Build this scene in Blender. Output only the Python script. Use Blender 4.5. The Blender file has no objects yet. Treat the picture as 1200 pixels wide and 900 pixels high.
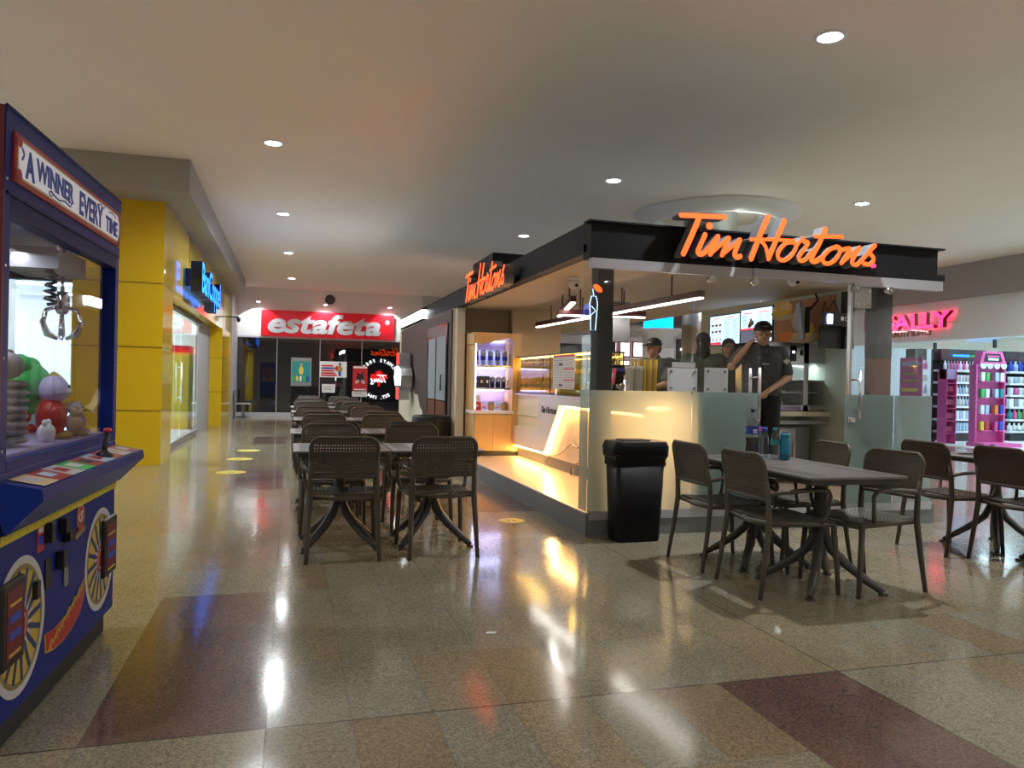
import bpy, bmesh, math, random
from mathutils import Matrix, Vector
PI = math.pi
random.seed(7)
C = bpy.context.scene.collection
S = bpy.context.scene

# ------------------------------------------------------------------ camera, world, exposure
H = 1.26
YAW, PITCH, ROLL = 0.28134, -0.00297, 0.0205
cd = bpy.data.cameras.new('camera'); cam = bpy.data.objects.new('camera', cd); C.objects.link(cam)
cd.sensor_width = 36; cd.lens = 27.0; cd.clip_start = 0.05; cd.clip_end = 200
fwd = Vector((math.sin(YAW)*math.cos(PITCH), math.cos(YAW)*math.cos(PITCH), math.sin(PITCH)))
r0 = Vector((math.cos(YAW), -math.sin(YAW), 0)); u0 = r0.cross(fwd)
rt = r0*math.cos(ROLL)+u0*math.sin(ROLL); up = rt.cross(fwd)
cam.matrix_world = Matrix(((rt.x, up.x, -fwd.x, 0), (rt.y, up.y, -fwd.y, 0), (rt.z, up.z, -fwd.z, H), (0, 0, 0, 1)))
S.camera = cam
S.view_settings.view_transform = 'Standard'; S.view_settings.look = 'None'
S.view_settings.gamma = 1.0; S.view_settings.use_curve_mapping = False
S.view_settings.exposure = 0.95
S.cycles.max_bounces = 16; S.cycles.diffuse_bounces = 8; S.cycles.glossy_bounces = 6; S.cycles.transparent_max_bounces = 32
w = bpy.data.worlds.new('world'); S.world = w; w.use_nodes = True
w.node_tree.nodes['Background'].inputs[0].default_value = (0.75, 0.8, 0.85, 1)
w.node_tree.nodes['Background'].inputs[1].default_value = 0.08
DOWN_W = 42      # downlight watts
SHOP_W = 1.0     # shop interior strength multiplier

# ------------------------------------------------------------------ materials
M = {}
def mat(name, col, rough=0.5, metal=0.0, emit=None, es=1.0, coat=0.0, noise=0.0, nscale=20.0, spec=0.5, bump=0.0):
    m = bpy.data.materials.new(name); m.use_nodes = True
    nt = m.node_tree; b = nt.nodes['Principled BSDF']
    b.inputs['Base Color'].default_value = (*col, 1); b.inputs['Roughness'].default_value = rough
    b.inputs['Metallic'].default_value = metal; b.inputs['Coat Weight'].default_value = coat
    b.inputs['Specular IOR Level'].default_value = spec
    if emit:
        b.inputs['Emission Color'].default_value = (*emit, 1); b.inputs['Emission Strength'].default_value = es
    if noise or bump:
        tc = nt.nodes.new('ShaderNodeTexCoord'); n = nt.nodes.new('ShaderNodeTexNoise')
        n.inputs['Scale'].default_value = nscale; n.inputs['Detail'].default_value = 4
        nt.links.new(tc.outputs['Object'], n.inputs['Vector'])
        if noise:
            r = nt.nodes.new('ShaderNodeMapRange'); r.inputs['To Min'].default_value = 1-noise; r.inputs['To Max'].default_value = 1+noise
            nt.links.new(n.outputs['Fac'], r.inputs['Value'])
            v = nt.nodes.new('ShaderNodeVectorMath'); v.operation = 'SCALE'; v.inputs[0].default_value = col
            nt.links.new(r.outputs[0], v.inputs['Scale']); nt.links.new(v.outputs[0], b.inputs['Base Color'])
        if bump:
            bp = nt.nodes.new('ShaderNodeBump'); bp.inputs['Strength'].default_value = bump; bp.inputs['Distance'].default_value = 0.01
            nt.links.new(n.outputs['Fac'], bp.inputs['Height']); nt.links.new(bp.outputs[0], b.inputs['Normal'])
    M[name] = m; return m
def wood(name, c1, c2, sc=(30, 30, 1.5), rough=0.45):
    m = mat(name, c1, rough); nt = m.node_tree; b = nt.nodes['Principled BSDF']
    tc = nt.nodes.new('ShaderNodeTexCoord'); mp = nt.nodes.new('ShaderNodeMapping'); mp.inputs['Scale'].default_value = sc
    n = nt.nodes.new('ShaderNodeTexNoise'); n.inputs['Scale'].default_value = 2; n.inputs['Detail'].default_value = 6
    mx = nt.nodes.new('ShaderNodeMix'); mx.data_type = 'RGBA'
    mx.inputs['A'].default_value = (*c1, 1); mx.inputs['B'].default_value = (*c2, 1)
    nt.links.new(tc.outputs['Object'], mp.inputs[0]); nt.links.new(mp.outputs[0], n.inputs['Vector'])
    nt.links.new(n.outputs['Fac'], mx.inputs['Factor']); nt.links.new(mx.outputs['Result'], b.inputs['Base Color'])
    return m
def glass(name, tint=(1, 1, 1), refl=0.01, rough=0.02, keep=1.0):
    """clear pane: see-through plus a Fresnel reflection"""
    m = bpy.data.materials.new(name); m.use_nodes = True; nt = m.node_tree; nt.nodes.clear()
    o = nt.nodes.new('ShaderNodeOutputMaterial'); t = nt.nodes.new('ShaderNodeBsdfTransparent'); g = nt.nodes.new('ShaderNodeBsdfGlossy')
    t.inputs[0].default_value = (*tint, 1); g.inputs['Roughness'].default_value = rough
    ge = nt.nodes.new('ShaderNodeNewGeometry'); dt = nt.nodes.new('ShaderNodeVectorMath'); dt.operation = 'DOT_PRODUCT'
    nt.links.new(ge.outputs['Incoming'], dt.inputs[0]); nt.links.new(ge.outputs['Normal'], dt.inputs[1])
    def mm(op, x, y=None, z=None):
        n = nt.nodes.new('ShaderNodeMath'); n.operation = op
        for i, v in enumerate((x, y, z)):
            if v is None: continue
            if isinstance(v, (int, float)): n.inputs[i].default_value = v
            else: nt.links.new(v, n.inputs[i])
        return n.outputs[0]
    f5 = mm('POWER', mm('SUBTRACT', 1.0, mm('ABSOLUTE', dt.outputs['Value'])), 5.0)
    ma = mm('MULTIPLY_ADD', f5, 0.8-refl, 0.03+refl)
    mx = nt.nodes.new('ShaderNodeMixShader')
    nt.links.new(ma, mx.inputs[0])
    nt.links.new(t.outputs[0], mx.inputs[1]); nt.links.new(g.outputs[0], mx.inputs[2]); nt.links.new(mx.outputs[0], o.inputs[0])
    M[name] = m; return m
def frosted(name, col, clear=0.15, tr=0.6):
    m = bpy.data.materials.new(name); m.use_nodes = True; nt = m.node_tree; nt.nodes.clear()
    o = nt.nodes.new('ShaderNodeOutputMaterial'); t = nt.nodes.new('ShaderNodeBsdfTranslucent'); d = nt.nodes.new('ShaderNodeBsdfDiffuse')
    tp = nt.nodes.new('ShaderNodeBsdfTransparent'); g = nt.nodes.new('ShaderNodeBsdfGlossy'); g.inputs['Roughness'].default_value = 0.12
    t.inputs[0].default_value = (*col, 1); d.inputs[0].default_value = (*col, 1)
    a = nt.nodes.new('ShaderNodeMixShader'); a.inputs[0].default_value = tr
    b = nt.nodes.new('ShaderNodeMixShader'); b.inputs[0].default_value = clear
    c = nt.nodes.new('ShaderNodeMixShader'); c.inputs[0].default_value = 0.05
    nt.links.new(d.outputs[0], a.inputs[1]); nt.links.new(t.outputs[0], a.inputs[2])
    nt.links.new(a.outputs[0], b.inputs[1]); nt.links.new(tp.outputs[0], b.inputs[2])
    nt.links.new(b.outputs[0], c.inputs[1]); nt.links.new(g.outputs[0], c.inputs[2]); nt.links.new(c.outputs[0], o.inputs[0])
    M[name] = m; return m

mat('wall_white', (0.72, 0.72, 0.70), 0.6, noise=0.03)
mat('wall_cool', (0.86, 0.90, 0.94), 0.5)
mat('wall_grey', (0.5, 0.49, 0.47), 0.6)
mat('header_grey', (0.36, 0.35, 0.35), 0.6)
mat('ceiling_paint', (0.86, 0.79, 0.72), 0.8, noise=0.03, nscale=1.5)
mat('yellow_panel', (0.70, 0.47, 0.01), 0.16, spec=0.5)
mat('yellow_side', (0.62, 0.45, 0.05), 0.10, spec=0.8)
mat('panel_joint', (0.22, 0.15, 0.01), 0.5)
mat('shop_white', (0.8, 0.81, 0.82), 0.5)
mat('shop_light', (1, 1, 1), emit=(0.93, 0.97, 1.0), es=20)
mat('beauty_light', (1, 1, 1), emit=(0.80, 0.95, 1.0), es=13)
mat('shop_grey', (0.35, 0.36, 0.38), 0.5)
mat('steel', (0.62, 0.63, 0.65), 0.25, 1.0)
mat('brushed', (0.55, 0.55, 0.56), 0.38, 1.0)
mat('chrome', (0.8, 0.8, 0.82), 0.1, 1.0)
mat('rail', (0.50, 0.50, 0.55), 0.35, 0.2)
mat('black', (0.012, 0.012, 0.014), 0.4)
mat('black_gloss', (0.01, 0.01, 0.012), 0.12)
mat('black_matte', (0.02, 0.02, 0.022), 0.7)
mat('bin_black', (0.005, 0.005, 0.006), 0.42, spec=0.22)
mat('fascia', (0.010, 0.010, 0.013), 0.55, spec=0.2)
mat('letter_side', (0.20, 0.20, 0.22), 0.4)
mat('letter_back', (0.02, 0.02, 0.02), 0.4)
mat('dark_brown', (0.065, 0.042, 0.042), 0.45)
mat('post_grey', (0.05, 0.06, 0.062), 0.5)
mat('kiosk_post', (0.035, 0.042, 0.043), 0.6, spec=0.25)
mat('tan_wall', (0.62, 0.47, 0.27), 0.6)
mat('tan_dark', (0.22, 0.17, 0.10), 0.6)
mat('beige', (0.62, 0.55, 0.42), 0.6)
mat('kiosk_soffit', (0.50, 0.41, 0.28), 0.65)
wood('plank', (0.50, 0.36, 0.24), (0.62, 0.47, 0.33), (2, 18, 2), 0.3)
wood('oak', (0.60, 0.36, 0.14), (0.72, 0.46, 0.20), (25, 25, 1.2))
wood('pale_slat', (0.72, 0.58, 0.42), (0.82, 0.70, 0.54), (60, 60, 1), 0.5)
wood('brown_post', (0.12, 0.032, 0.008), (0.17, 0.05, 0.015), (20, 20, 1), 0.4)
mat('base_grey', (0.20, 0.215, 0.22), 0.4, noise=0.08)
mat('base_dark', (0.12, 0.12, 0.125), 0.4)
mat('counter_white', (0.66, 0.66, 0.67), 0.3)
mat('counter_inner', (0.75, 0.7, 0.45), 0.4)
mat('led_warm', (1, .8, .4), emit=(1.0, 0.58, 0.16), es=14)
mat('led_white', (1, 1, 1), emit=(1.0, 0.95, 0.88), es=9)
mat('led_cool', (1, 1, 1), emit=(0.45, 0.55, 1.0), es=6)
mat('lens', (1, 1, 1), emit=(0.9, 0.96, 1.0), es=35)
mat('lamp_red', (0.10, 0.018, 0.022), 0.4)
mat('sign_fire', (.25, .02, .0), emit=(1.0, 0.062, 0.008), es=2.0)
mat('sign_pink', (1, .1, .2), emit=(1.0, 0.015, 0.09), es=2.6)
mat('sign_blue', (0.02, 0.2, 1), emit=(0.005, 0.16, 1.0), es=1.8)
mat('sign_white', (1, 1, 1), emit=(0.95, 0.97, 1.0), es=6)
mat('sign_red', (0.8, .02, .02), emit=(0.9, 0.01, 0.01), es=4)
mat('sign_navy', (0.01, 0.015, 0.05), 0.3)
mat('deep_red', (0.25, 0.01, 0.015), 0.4)
mat('est_red', (0.55, 0.012, 0.022), 0.3, emit=(0.6, 0.0, 0.01), es=0.15)
mat('est_silver', (0.55, 0.57, 0.6), 0.35)
mat('white', (0.78, 0.78, 0.78), 0.5)
mat('paper', (0.62, 0.66, 0.70), 0.5)
mat('red', (0.6, 0.02, 0.03), 0.4)
mat('pink', (0.75, 0.10, 0.35), 0.45)
mat('magenta', (0.62, 0.05, 0.28), 0.45)
mat('blue', (0.02, 0.06, 0.45), 0.4)
mat('teal', (0.02, 0.28, 0.27), 0.4)
mat('green', (0.04, 0.45, 0.08), 0.6)
mat('orange', (0.8, 0.22, 0.03), 0.5)
mat('yellow', (0.75, 0.55, 0.05), 0.5)
mat('gold', (0.45, 0.30, 0.08), 0.4)
mat('lilac', (0.45, 0.38, 0.6), 0.6)
mat('lightblue', (0.42, 0.55, 0.68), 0.45)
mat('grey', (0.25, 0.25, 0.26), 0.5)
mat('chair_taupe', (0.088, 0.078, 0.058), 0.45, spec=0.3, noise=0.05)
mat('chair_brown', (0.066, 0.047, 0.036), 0.45, spec=0.3, noise=0.05)
mat('table_grey', (0.145, 0.130, 0.118), 0.33, noise=0.04)
mat('table_base', (0.050, 0.044, 0.038), 0.42)
mat('claw_blue', (0.002, 0.018, 0.19), 0.42, spec=0.22)
mat('claw_navy', (0.002, 0.010, 0.10), 0.5, spec=0.2)
mat('claw_maroon', (0.13, 0.006, 0.02), 0.4)
mat('cream', (0.62, 0.60, 0.54), 0.5)
mat('banner_cream', (0.50, 0.50, 0.52), 0.4, emit=(.5, .5, .55), es=0.25)
mat('decal_white', (0.58, 0.56, 0.55), 0.35)
mat('decal_yellow', (0.55, 0.40, 0.06), 0.35)
mat('decal_olive', (0.25, 0.20, 0.06), 0.35)
mat('decal_red', (0.42, 0.025, 0.02), 0.35)
mat('decal_blue', (0.012, 0.05, 0.16), 0.35)
mat('tape_yellow', (0.55, 0.48, 0.02), 0.4)
mat('skin', (0.52, 0.29, 0.19), 0.5)
mat('shirt_grey', (0.075, 0.08, 0.085), 0.8)
mat('shirt_green', (0.10, 0.12, 0.09), 0.8)
mat('cap_black', (0.012, 0.012, 0.012), 0.7)
mat('pants', (0.008, 0.008, 0.010), 0.8)
mat('hair', (0.015, 0.01, 0.008), 0.6)
mat('eye', (0.02, 0.012, 0.01), 0.2)
mat('lip', (0.32, 0.12, 0.10), 0.5)
mat('cola', (0.012, 0.004, 0.002), 0.1)
mat('bottle_teal', (0.01, 0.26, 0.42), 0.3)
mat('bottle_teal_dark', (0.01, 0.14, 0.25), 0.35)
mat('mural_a', (0.85, 0.60, 0.22), 0.5, noise=0.5, nscale=9)
mat('mural_b', (0.50, 0.24, 0.12), 0.5, noise=0.4, nscale=7)
mat('oven_dark', (0.10, 0.13, 0.13), 0.2)
mat('wall_sage', (0.55, 0.62, 0.55), 0.6)
mat('screen', (0.5, 0.7, 0.9), 0.4, emit=(0.42, 0.66, 0.92), es=1.15)
mat('screen_dim', (0.1, 0.1, 0.12), 0.4, emit=(0.10, 0.10, 0.13), es=0.6)
mat('door_film', (0.28, 0.31, 0.34), 0.4)
mat('neon_ice', (.5,.7,1), emit=(0.45, 0.7, 1.0), es=1.2)
mat('screen_print', (0.1, 0.15, 0.3), 0.4, emit=(0.10, 0.18, 0.35), es=0.8)
mat('screen_red', (0.7, 0.05, 0.08), 0.4, emit=(0.7, 0.03, 0.06), es=0.9)
mat('blue_glow', (0.0, 0.2, 1), emit=(0.0, 0.25, 1.0), es=3.0)
mat('copper_led', (1, .9, .9), emit=(1.0, 0.8, 0.85), es=1.4)
mat('sticker_yellow', (0.62, 0.50, 0.03), 0.4)
glass('glass'); glass('glass_claw', (0.93, 0.93, 0.95), 0.0)
glass('glass_blue', (0.86, 0.96, 1.0), 0.01)
glass('bottle_clear', (0.80, 0.87, 0.92), 0.10)
glass('glass_case', (0.95, 0.93, 0.75), 0.03)
frosted('frost', (0.40, 0.52, 0.50), 0.10, 0.80)
def darkglass():
    m = bpy.data.materials.new('dark_glass'); m.use_nodes = True; nt = m.node_tree; nt.nodes.clear()
    o = nt.nodes.new('ShaderNodeOutputMaterial'); g = nt.nodes.new('ShaderNodeBsdfGlossy'); g.inputs['Roughness'].default_value = 0.0
    g.inputs[0].default_value = (0.9, 0.9, 0.9, 1)
    d = nt.nodes.new('ShaderNodeBsdfDiffuse'); d.inputs[0].default_value = (0.012, 0.012, 0.015, 1)
    mx = nt.nodes.new('ShaderNodeMixShader'); mx.inputs[0].default_value = 0.13
    nt.links.new(d.outputs[0], mx.inputs[1]); nt.links.new(g.outputs[0], mx.inputs[2]); nt.links.new(mx.outputs[0], o.inputs[0])
    M['dark_glass'] = m
darkglass()

# floor: 30 x 61 cm terrazzo tiles with staggered red-brown patches
def floor_mat():
    m = bpy.data.materials.new('terrazzo'); m.use_nodes = True; nt = m.node_tree; L = nt.links; b = nt.nodes['Principled BSDF']
    def N(t, **k):
        n = nt.nodes.new(t)
        for a, v in k.items(): setattr(n, a, v)
        return n
    def mth(op, a, b_=None, c=None):
        n = N('ShaderNodeMath', operation=op)
        for i, v in enumerate((a, b_, c)):
            if v is None: continue
            if isinstance(v, (int, float)): n.inputs[i].default_value = v
            else: L.new(v, n.inputs[i])
        return n.outputs[0]
    def mixc(f, a, b_):
        n = N('ShaderNodeMix', data_type='RGBA')
        if isinstance(f, (int, float)): n.inputs['Factor'].default_value = f
        else: L.new(f, n.inputs['Factor'])
        for key, v in (('A', a), ('B', b_)):
            if isinstance(v, tuple): n.inputs[key].default_value = (*v, 1)
            else: L.new(v, n.inputs[key])
        return n.outputs['Result']
    g = N('ShaderNodeNewGeometry'); sp = N('ShaderNodeSeparateXYZ'); L.new(g.outputs['Position'], sp.inputs[0])
    X, Y = sp.outputs[0], sp.outputs[1]
    u = mth('DIVIDE', mth('ADD', X, 0.06), 0.3035); v = mth('DIVIDE', mth('SUBTRACT', Y, 2.875), 0.611)
    iu, iv = mth('FLOOR', u), mth('FLOOR', v); fu, fv = mth('FRACT', u), mth('FRACT', v)
    du = mth('MULTIPLY', mth('MINIMUM', fu, mth('SUBTRACT', 1, fu)), 0.3035)
    dv = mth('MULTIPLY', mth('MINIMUM', fv, mth('SUBTRACT', 1, fv)), 0.611)
    grout = mth('LESS_THAN', mth('MINIMUM', du, dv), 0.0016)
    # expansion joints
    U8 = mth('DIVIDE', mth('ADD', X, 0.06), 2.428); V10 = mth('DIVIDE', mth('SUBTRACT', Y, 2.875), 6.11)
    fU, fV = mth('FRACT', mth('ADD', U8, 0.5)), mth('FRACT', mth('ADD', V10, 0.5))
    ja = mth('LESS_THAN', mth('MULTIPLY', mth('ABSOLUTE', mth('SUBTRACT', fU, 0.5)), 2.428), 0.0035)
    jb = mth('LESS_THAN', mth('MULTIPLY', mth('ABSOLUTE', mth('SUBTRACT', fV, 0.5)), 6.11), 0.0045)
    joint = mth('MAXIMUM', ja, jb)
    # patches A: u in [-2,0) mod 16, v in [0,3) mod 10 ; B: u in [6,8) mod 16, v in [-3,0) mod 10
    ma = mth('FLOORED_MODULO', iu, 16.0); mv = mth('FLOORED_MODULO', iv, 10.0)
    A = mth('MULTIPLY', mth('MULTIPLY', mth('GREATER_THAN', ma, 13.5), mth('LESS_THAN', mv, 2.5)), mth('LESS_THAN', X, 1.0))
    B = mth('MULTIPLY', mth('MULTIPLY', mth('GREATER_THAN', ma, 5.5), mth('LESS_THAN', ma, 7.5)), mth('MULTIPLY', mth('GREATER_THAN', mv, 6.5), mth('LESS_THAN', X, 3.0)))
    patch = mth('MAXIMUM', A, B)
    cb = N('ShaderNodeCombineXYZ'); L.new(iu, cb.inputs[0]); L.new(iv, cb.inputs[1])
    wn = N('ShaderNodeTexWhiteNoise', noise_dimensions='2D'); L.new(cb.outputs[0], wn.inputs['Vector'])
    ws = N('ShaderNodeSeparateColor'); L.new(wn.outputs['Color'], ws.inputs[0])
    r1, r2 = ws.outputs[0], ws.outputs[1]
    base = mixc(r1, (0.280, 0.230, 0.142), (0.262, 0.240, 0.180))
    ochre = mth('GREATER_THAN', r2, 0.86)
    base = mixc(mth('MULTIPLY', ochre, 0.7), base, (0.24, 0.175, 0.095))
    pc = mixc(r1, (0.135, 0.080, 0.068), (0.180, 0.118, 0.098))
    c0 = mixc(patch, base, pc)
    # aggregate
    vo = N('ShaderNodeTexVoronoi'); vo.inputs['Scale'].default_value = 150; L.new(g.outputs['Position'], vo.inputs['Vector'])
    vs = N('ShaderNodeSeparateColor'); L.new(vo.outputs['Color'], vs.inputs[0])
    sc = N('ShaderNodeMapRange'); sc.inputs['To Min'].default_value = 0.6; sc.inputs['To Max'].default_value = 1.32; L.new(vs.outputs[0], sc.inputs['Value'])
    nz = N('ShaderNodeTexNoise'); nz.inputs['Scale'].default_value = 1.3; nz.inputs['Detail'].default_value = 3; L.new(g.outputs['Position'], nz.inputs['Vector'])
    s2 = N('ShaderNodeMapRange'); s2.inputs['To Min'].default_value = 0.82; s2.inputs['To Max'].default_value = 1.18; L.new(nz.outputs['Fac'], s2.inputs['Value'])
    vm = N('ShaderNodeVectorMath', operation='SCALE'); L.new(c0, vm.inputs[0]); L.new(mth('MULTIPLY', sc.outputs[0], s2.outputs[0]), vm.inputs['Scale'])
    c1 = mixc(mth('MULTIPLY', grout, 0.55), vm.outputs[0], (0.10, 0.085, 0.065))
    c2 = mixc(mth('MULTIPLY', joint, 0.85), c1, (0.05, 0.045, 0.04))
    L.new(c2, b.inputs['Base Color'])
    rr = N('ShaderNodeMapRange'); rr.inputs['To Min'].default_value = 0.07; rr.inputs['To Max'].default_value = 0.17
    rs = mth('ADD', mth('MULTIPLY', r2, 0.6), mth('MULTIPLY', nz.outputs['Fac'], 0.4)); L.new(rs, rr.inputs['Value'])
    L.new(rr.outputs[0], b.inputs['Roughness']); b.inputs['Specular IOR Level'].default_value = 0.65
    # each tile sits a hair out of level, so reflections break at the joints
    tl = N('ShaderNodeVectorMath', operation='SUBTRACT'); L.new(wn.outputs['Color'], tl.inputs[0]); tl.inputs[1].default_value = (.5, .5, .5)
    t2 = N('ShaderNodeVectorMath', operation='SCALE'); L.new(tl.outputs[0], t2.inputs[0]); t2.inputs['Scale'].default_value = 0.006
    t3 = N('ShaderNodeVectorMath', operation='ADD'); L.new(g.outputs['Normal'], t3.inputs[0]); L.new(t2.outputs[0], t3.inputs[1])
    nb = N('ShaderNodeTexNoise'); nb.inputs['Scale'].default_value = 3.5; L.new(g.outputs['Position'], nb.inputs['Vector'])
    bp = N('ShaderNodeBump'); bp.inputs['Strength'].default_value = 0.10; bp.inputs['Distance'].default_value = 0.01
    L.new(nb.outputs['Fac'], bp.inputs['Height']); L.new(t3.outputs[0], bp.inputs['Normal']); L.new(bp.outputs[0], b.inputs['Normal'])
    M['terrazzo'] = m
floor_mat()

# ------------------------------------------------------------------ mesh helpers
def Tr(x=0, y=0, z=0): return Matrix.Translation((x, y, z))
def Rz(a): return Matrix.Rotation(a, 4, 'Z')
def Rx(a): return Matrix.Rotation(a, 4, 'X')
def Ry(a): return Matrix.Rotation(a, 4, 'Y')
class MB:
    def __init__(s): s.bm = bmesh.new(); s.mats = []
    def mi(s, m):
        if m is None: return 0
        if m not in s.mats: s.mats.append(m)
        return s.mats.index(m)
    def quad(s, pts, m=None, smooth=False):
        f = s.bm.faces.new([s.bm.verts.new(p) for p in pts]); f.material_index = s.mi(m); f.smooth = smooth; return s
    def box(s, x0, x1, y0, y1, z0, z1, m=None, bev=0.0, T=None):
        i = s.mi(m); v = [s.bm.verts.new((x, y, z)) for x in (x0, x1) for y in (y0, y1) for z in (z0, z1)]
        fs = []
        for q in ((0, 1, 3, 2), (4, 6, 7, 5), (0, 4, 5, 1), (2, 3, 7, 6), (0, 2, 6, 4), (1, 5, 7, 3)):
            f = s.bm.faces.new([v[k] for k in q]); f.material_index = i; fs.append(f)
        if bev:
            es = list({e for f in fs for e in f.edges})
            r = bmesh.ops.bevel(s.bm, geom=es, offset=bev, segments=2, affect='EDGES', profile=0.5)
            for f in r['faces']: f.material_index = i
            v = list({q for f in r['faces'] for q in f.verts} | {q for q in v if q.is_valid})
        if T: bmesh.ops.transform(s.bm, matrix=T, verts=[q for q in v if q.is_valid])
        return s
    def prism(s, pts, y0, y1, m=None, T=None, side=None):
        """polygon in XZ, extruded from y0 (front) to y1 (back)"""
        a = [s.bm.verts.new((x, y0, z)) for x, z in pts]; b = [s.bm.verts.new((x, y1, z)) for x, z in pts]
        i = s.mi(m); j = s.mi(side) if side else i
        area = sum(pts[k][0]*pts[(k+1) % len(pts)][1]-pts[(k+1) % len(pts)][0]*pts[k][1] for k in range(len(pts)))
        if area < 0: a2, b2 = a[::-1], b
        else: a2, b2 = a, b[::-1]
        f = s.bm.faces.new(a2); f.material_index = i
        f = s.bm.faces.new(b2); f.material_index = j
        n = len(pts)
        for k in range(n):
            q = (a[k], b[k], b[(k+1) % n], a[(k+1) % n]) if area > 0 else (a[(k+1) % n], b[(k+1) % n], b[k], a[k])
            f = s.bm.faces.new(q); f.material_index = j
        if T: bmesh.ops.transform(s.bm, matrix=T, verts=a+b)
        return s
    def slab(s, pts, z0, z1, m=None, T=None):
        """polygon in XY, from z0 to z1"""
        R = Matrix(((1, 0, 0, 0), (0, 0, 1, 0), (0, 1, 0, 0), (0, 0, 0, 1)))
        n0 = len(s.bm.verts); s.prism([(x, y) for x, y in pts], z0, z1, m, T=(T or Matrix()) @ R)
        return s
    def lathe(s, prof, m=None, seg=24, T=None, smooth=True, caps=True):
        rings = []; i = s.mi(m); vs = []
        for r, z in prof:
            ring = [s.bm.verts.new((r*math.cos(2*PI*k/seg), r*math.sin(2*PI*k/seg), z)) for k in range(seg)]
            rings.append(ring); vs += ring
        for a, b in zip(rings, rings[1:]):
            for k in range(seg):
                f = s.bm.faces.new((a[k], a[(k+1) % seg], b[(k+1) % seg], b[k])); f.material_index = i; f.smooth = smooth
        if caps:
            f = s.bm.faces.new(rings[0][::-1]); f.material_index = i
            f = s.bm.faces.new(rings[-1]); f.material_index = i
        if T: bmesh.ops.transform(s.bm, matrix=T, verts=vs)
        return s
    def cyl(s, p0, p1, r, m=None, seg=12, r1=None):
        p0, p1 = Vector(p0), Vector(p1); d = p1-p0
        T = Matrix.Translation(p0) @ d.to_track_quat('Z', 'Y').to_matrix().to_4x4()
        return s.lathe([(r, 0), (r if r1 is None else r1, d.length)], m, seg, T)
    def tube(s, pts, rad, m=None, seg=8, flat=1.0, closed=False):
        """swept tube; rad number or list; flat squeezes the second axis"""
        P = [Vector(p) for p in pts]; n = len(P); R = rad if isinstance(rad, (list, tuple)) else [rad]*n
        i = s.mi(m); rings = []; ref = None
        for k in range(n):
            t = (P[min(k+1, n-1)]-P[max(k-1, 0)]) if not closed else (P[(k+1) % n]-P[k-1])
            t.normalize()
            if ref is None:
                ref = Vector((1, 0, 0)) if abs(t.x) < 0.9 else Vector((0, 1, 0))
            a = (ref-t*ref.dot(t)).normalized(); b = t.cross(a); ref = a
            rings.append([s.bm.verts.new(P[k]+a*R[k]*math.cos(2*PI*q/seg)+b*R[k]*flat*math.sin(2*PI*q/seg)) for q in range(seg)])
        pr = list(zip(rings, rings[1:])) + ([(rings[-1], rings[0])] if closed else [])
        for a, b in pr:
            for q in range(seg):
                f = s.bm.faces.new((a[q], a[(q+1) % seg], b[(q+1) % seg], b[q])); f.material_index = i; f.smooth = True
        if not closed:
            f = s.bm.faces.new(rings[0][::-1]); f.material_index = i; f = s.bm.faces.new(rings[-1]); f.material_index = i
        return s
    def ball(s, c, r, m=None, seg=16, T=None):
        if not isinstance(r, (tuple, list)): r = (r, r, r)
        i = s.mi(m); X = (T or Matrix()) @ Matrix.Translation(c) @ Matrix.Diagonal((*r, 1))
        q = bmesh.ops.create_uvsphere(s.bm, u_segments=seg, v_segments=max(6, seg//2+2), radius=1, matrix=X)
        for f in {f for v in q['verts'] for f in v.link_faces}: f.material_index = i; f.smooth = True
        return s
    def disc(s, cx, cz, r, y, m=None, seg=32, r0=0.0, a0=0.0, a1=2*PI, th=0.0, T=None):
        """flat ring/disc in XZ facing -Y"""
        n = max(3, int(seg*(a1-a0)/(2*PI)+.5)); i = s.mi(m); vs = []
        for k in range(n):
            p, q = a0+(a1-a0)*k/n, a0+(a1-a0)*(k+1)/n
            pts = [(cx+r*math.cos(p), cz+r*math.sin(p)), (cx+r*math.cos(q), cz+r*math.sin(q))]
            if r0 > 0: pts += [(cx+r0*math.cos(q), cz+r0*math.sin(q)), (cx+r0*math.cos(p), cz+r0*math.sin(p))]
            else: pts += [(cx, cz)]
            vv = [s.bm.verts.new((x, y, z)) for x, z in pts]; vs += vv
            f = s.bm.faces.new(vv); f.material_index = i
        bmesh.ops.remove_doubles(s.bm, verts=vs, dist=1e-5)
        return s
    def stroke(s, pts, w, y0, y1, m=None, side=None, smooth=True, T=None):
        """thick pen stroke in XZ with round ends, extruded"""
        P = [Vector((a, b)) for a, b in pts]
        if smooth and len(P) > 2:
            Q = []
            for k in range(len(P)-1):
                p0, p1, p2, p3 = P[max(k-1, 0)], P[k], P[k+1], P[min(k+2, len(P)-1)]
                for t in (0, .25, .5, .75):
                    Q.append(0.5*((2*p1)+(p2-p0)*t+(2*p0-5*p1+4*p2-p3)*t*t+(3*p1-p0-3*p2+p3)*t**3))
            Q.append(P[-1]); P = Q
        h = w/2; Lf, Rt = [], []
        for k, p in enumerate(P):
            d = (P[min(k+1, len(P)-1)]-P[max(k-1, 0)]).normalized(); n = Vector((-d.y, d.x)); Lf.append(p+n*h); Rt.append(p-n*h)
        for k in range(len(P)-1):
            s.prism([tuple(Rt[k]), tuple(Rt[k+1]), tuple(Lf[k+1]), tuple(Lf[k])], y0, y1, m, T, side)
        for p in (P[0], P[-1]):
            s.prism([(p.x+h*math.cos(2*PI*q/10), p.y+h*math.sin(2*PI*q/10)) for q in range(10)], y0-0.0002, y1, m, T, side)
        return s
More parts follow.
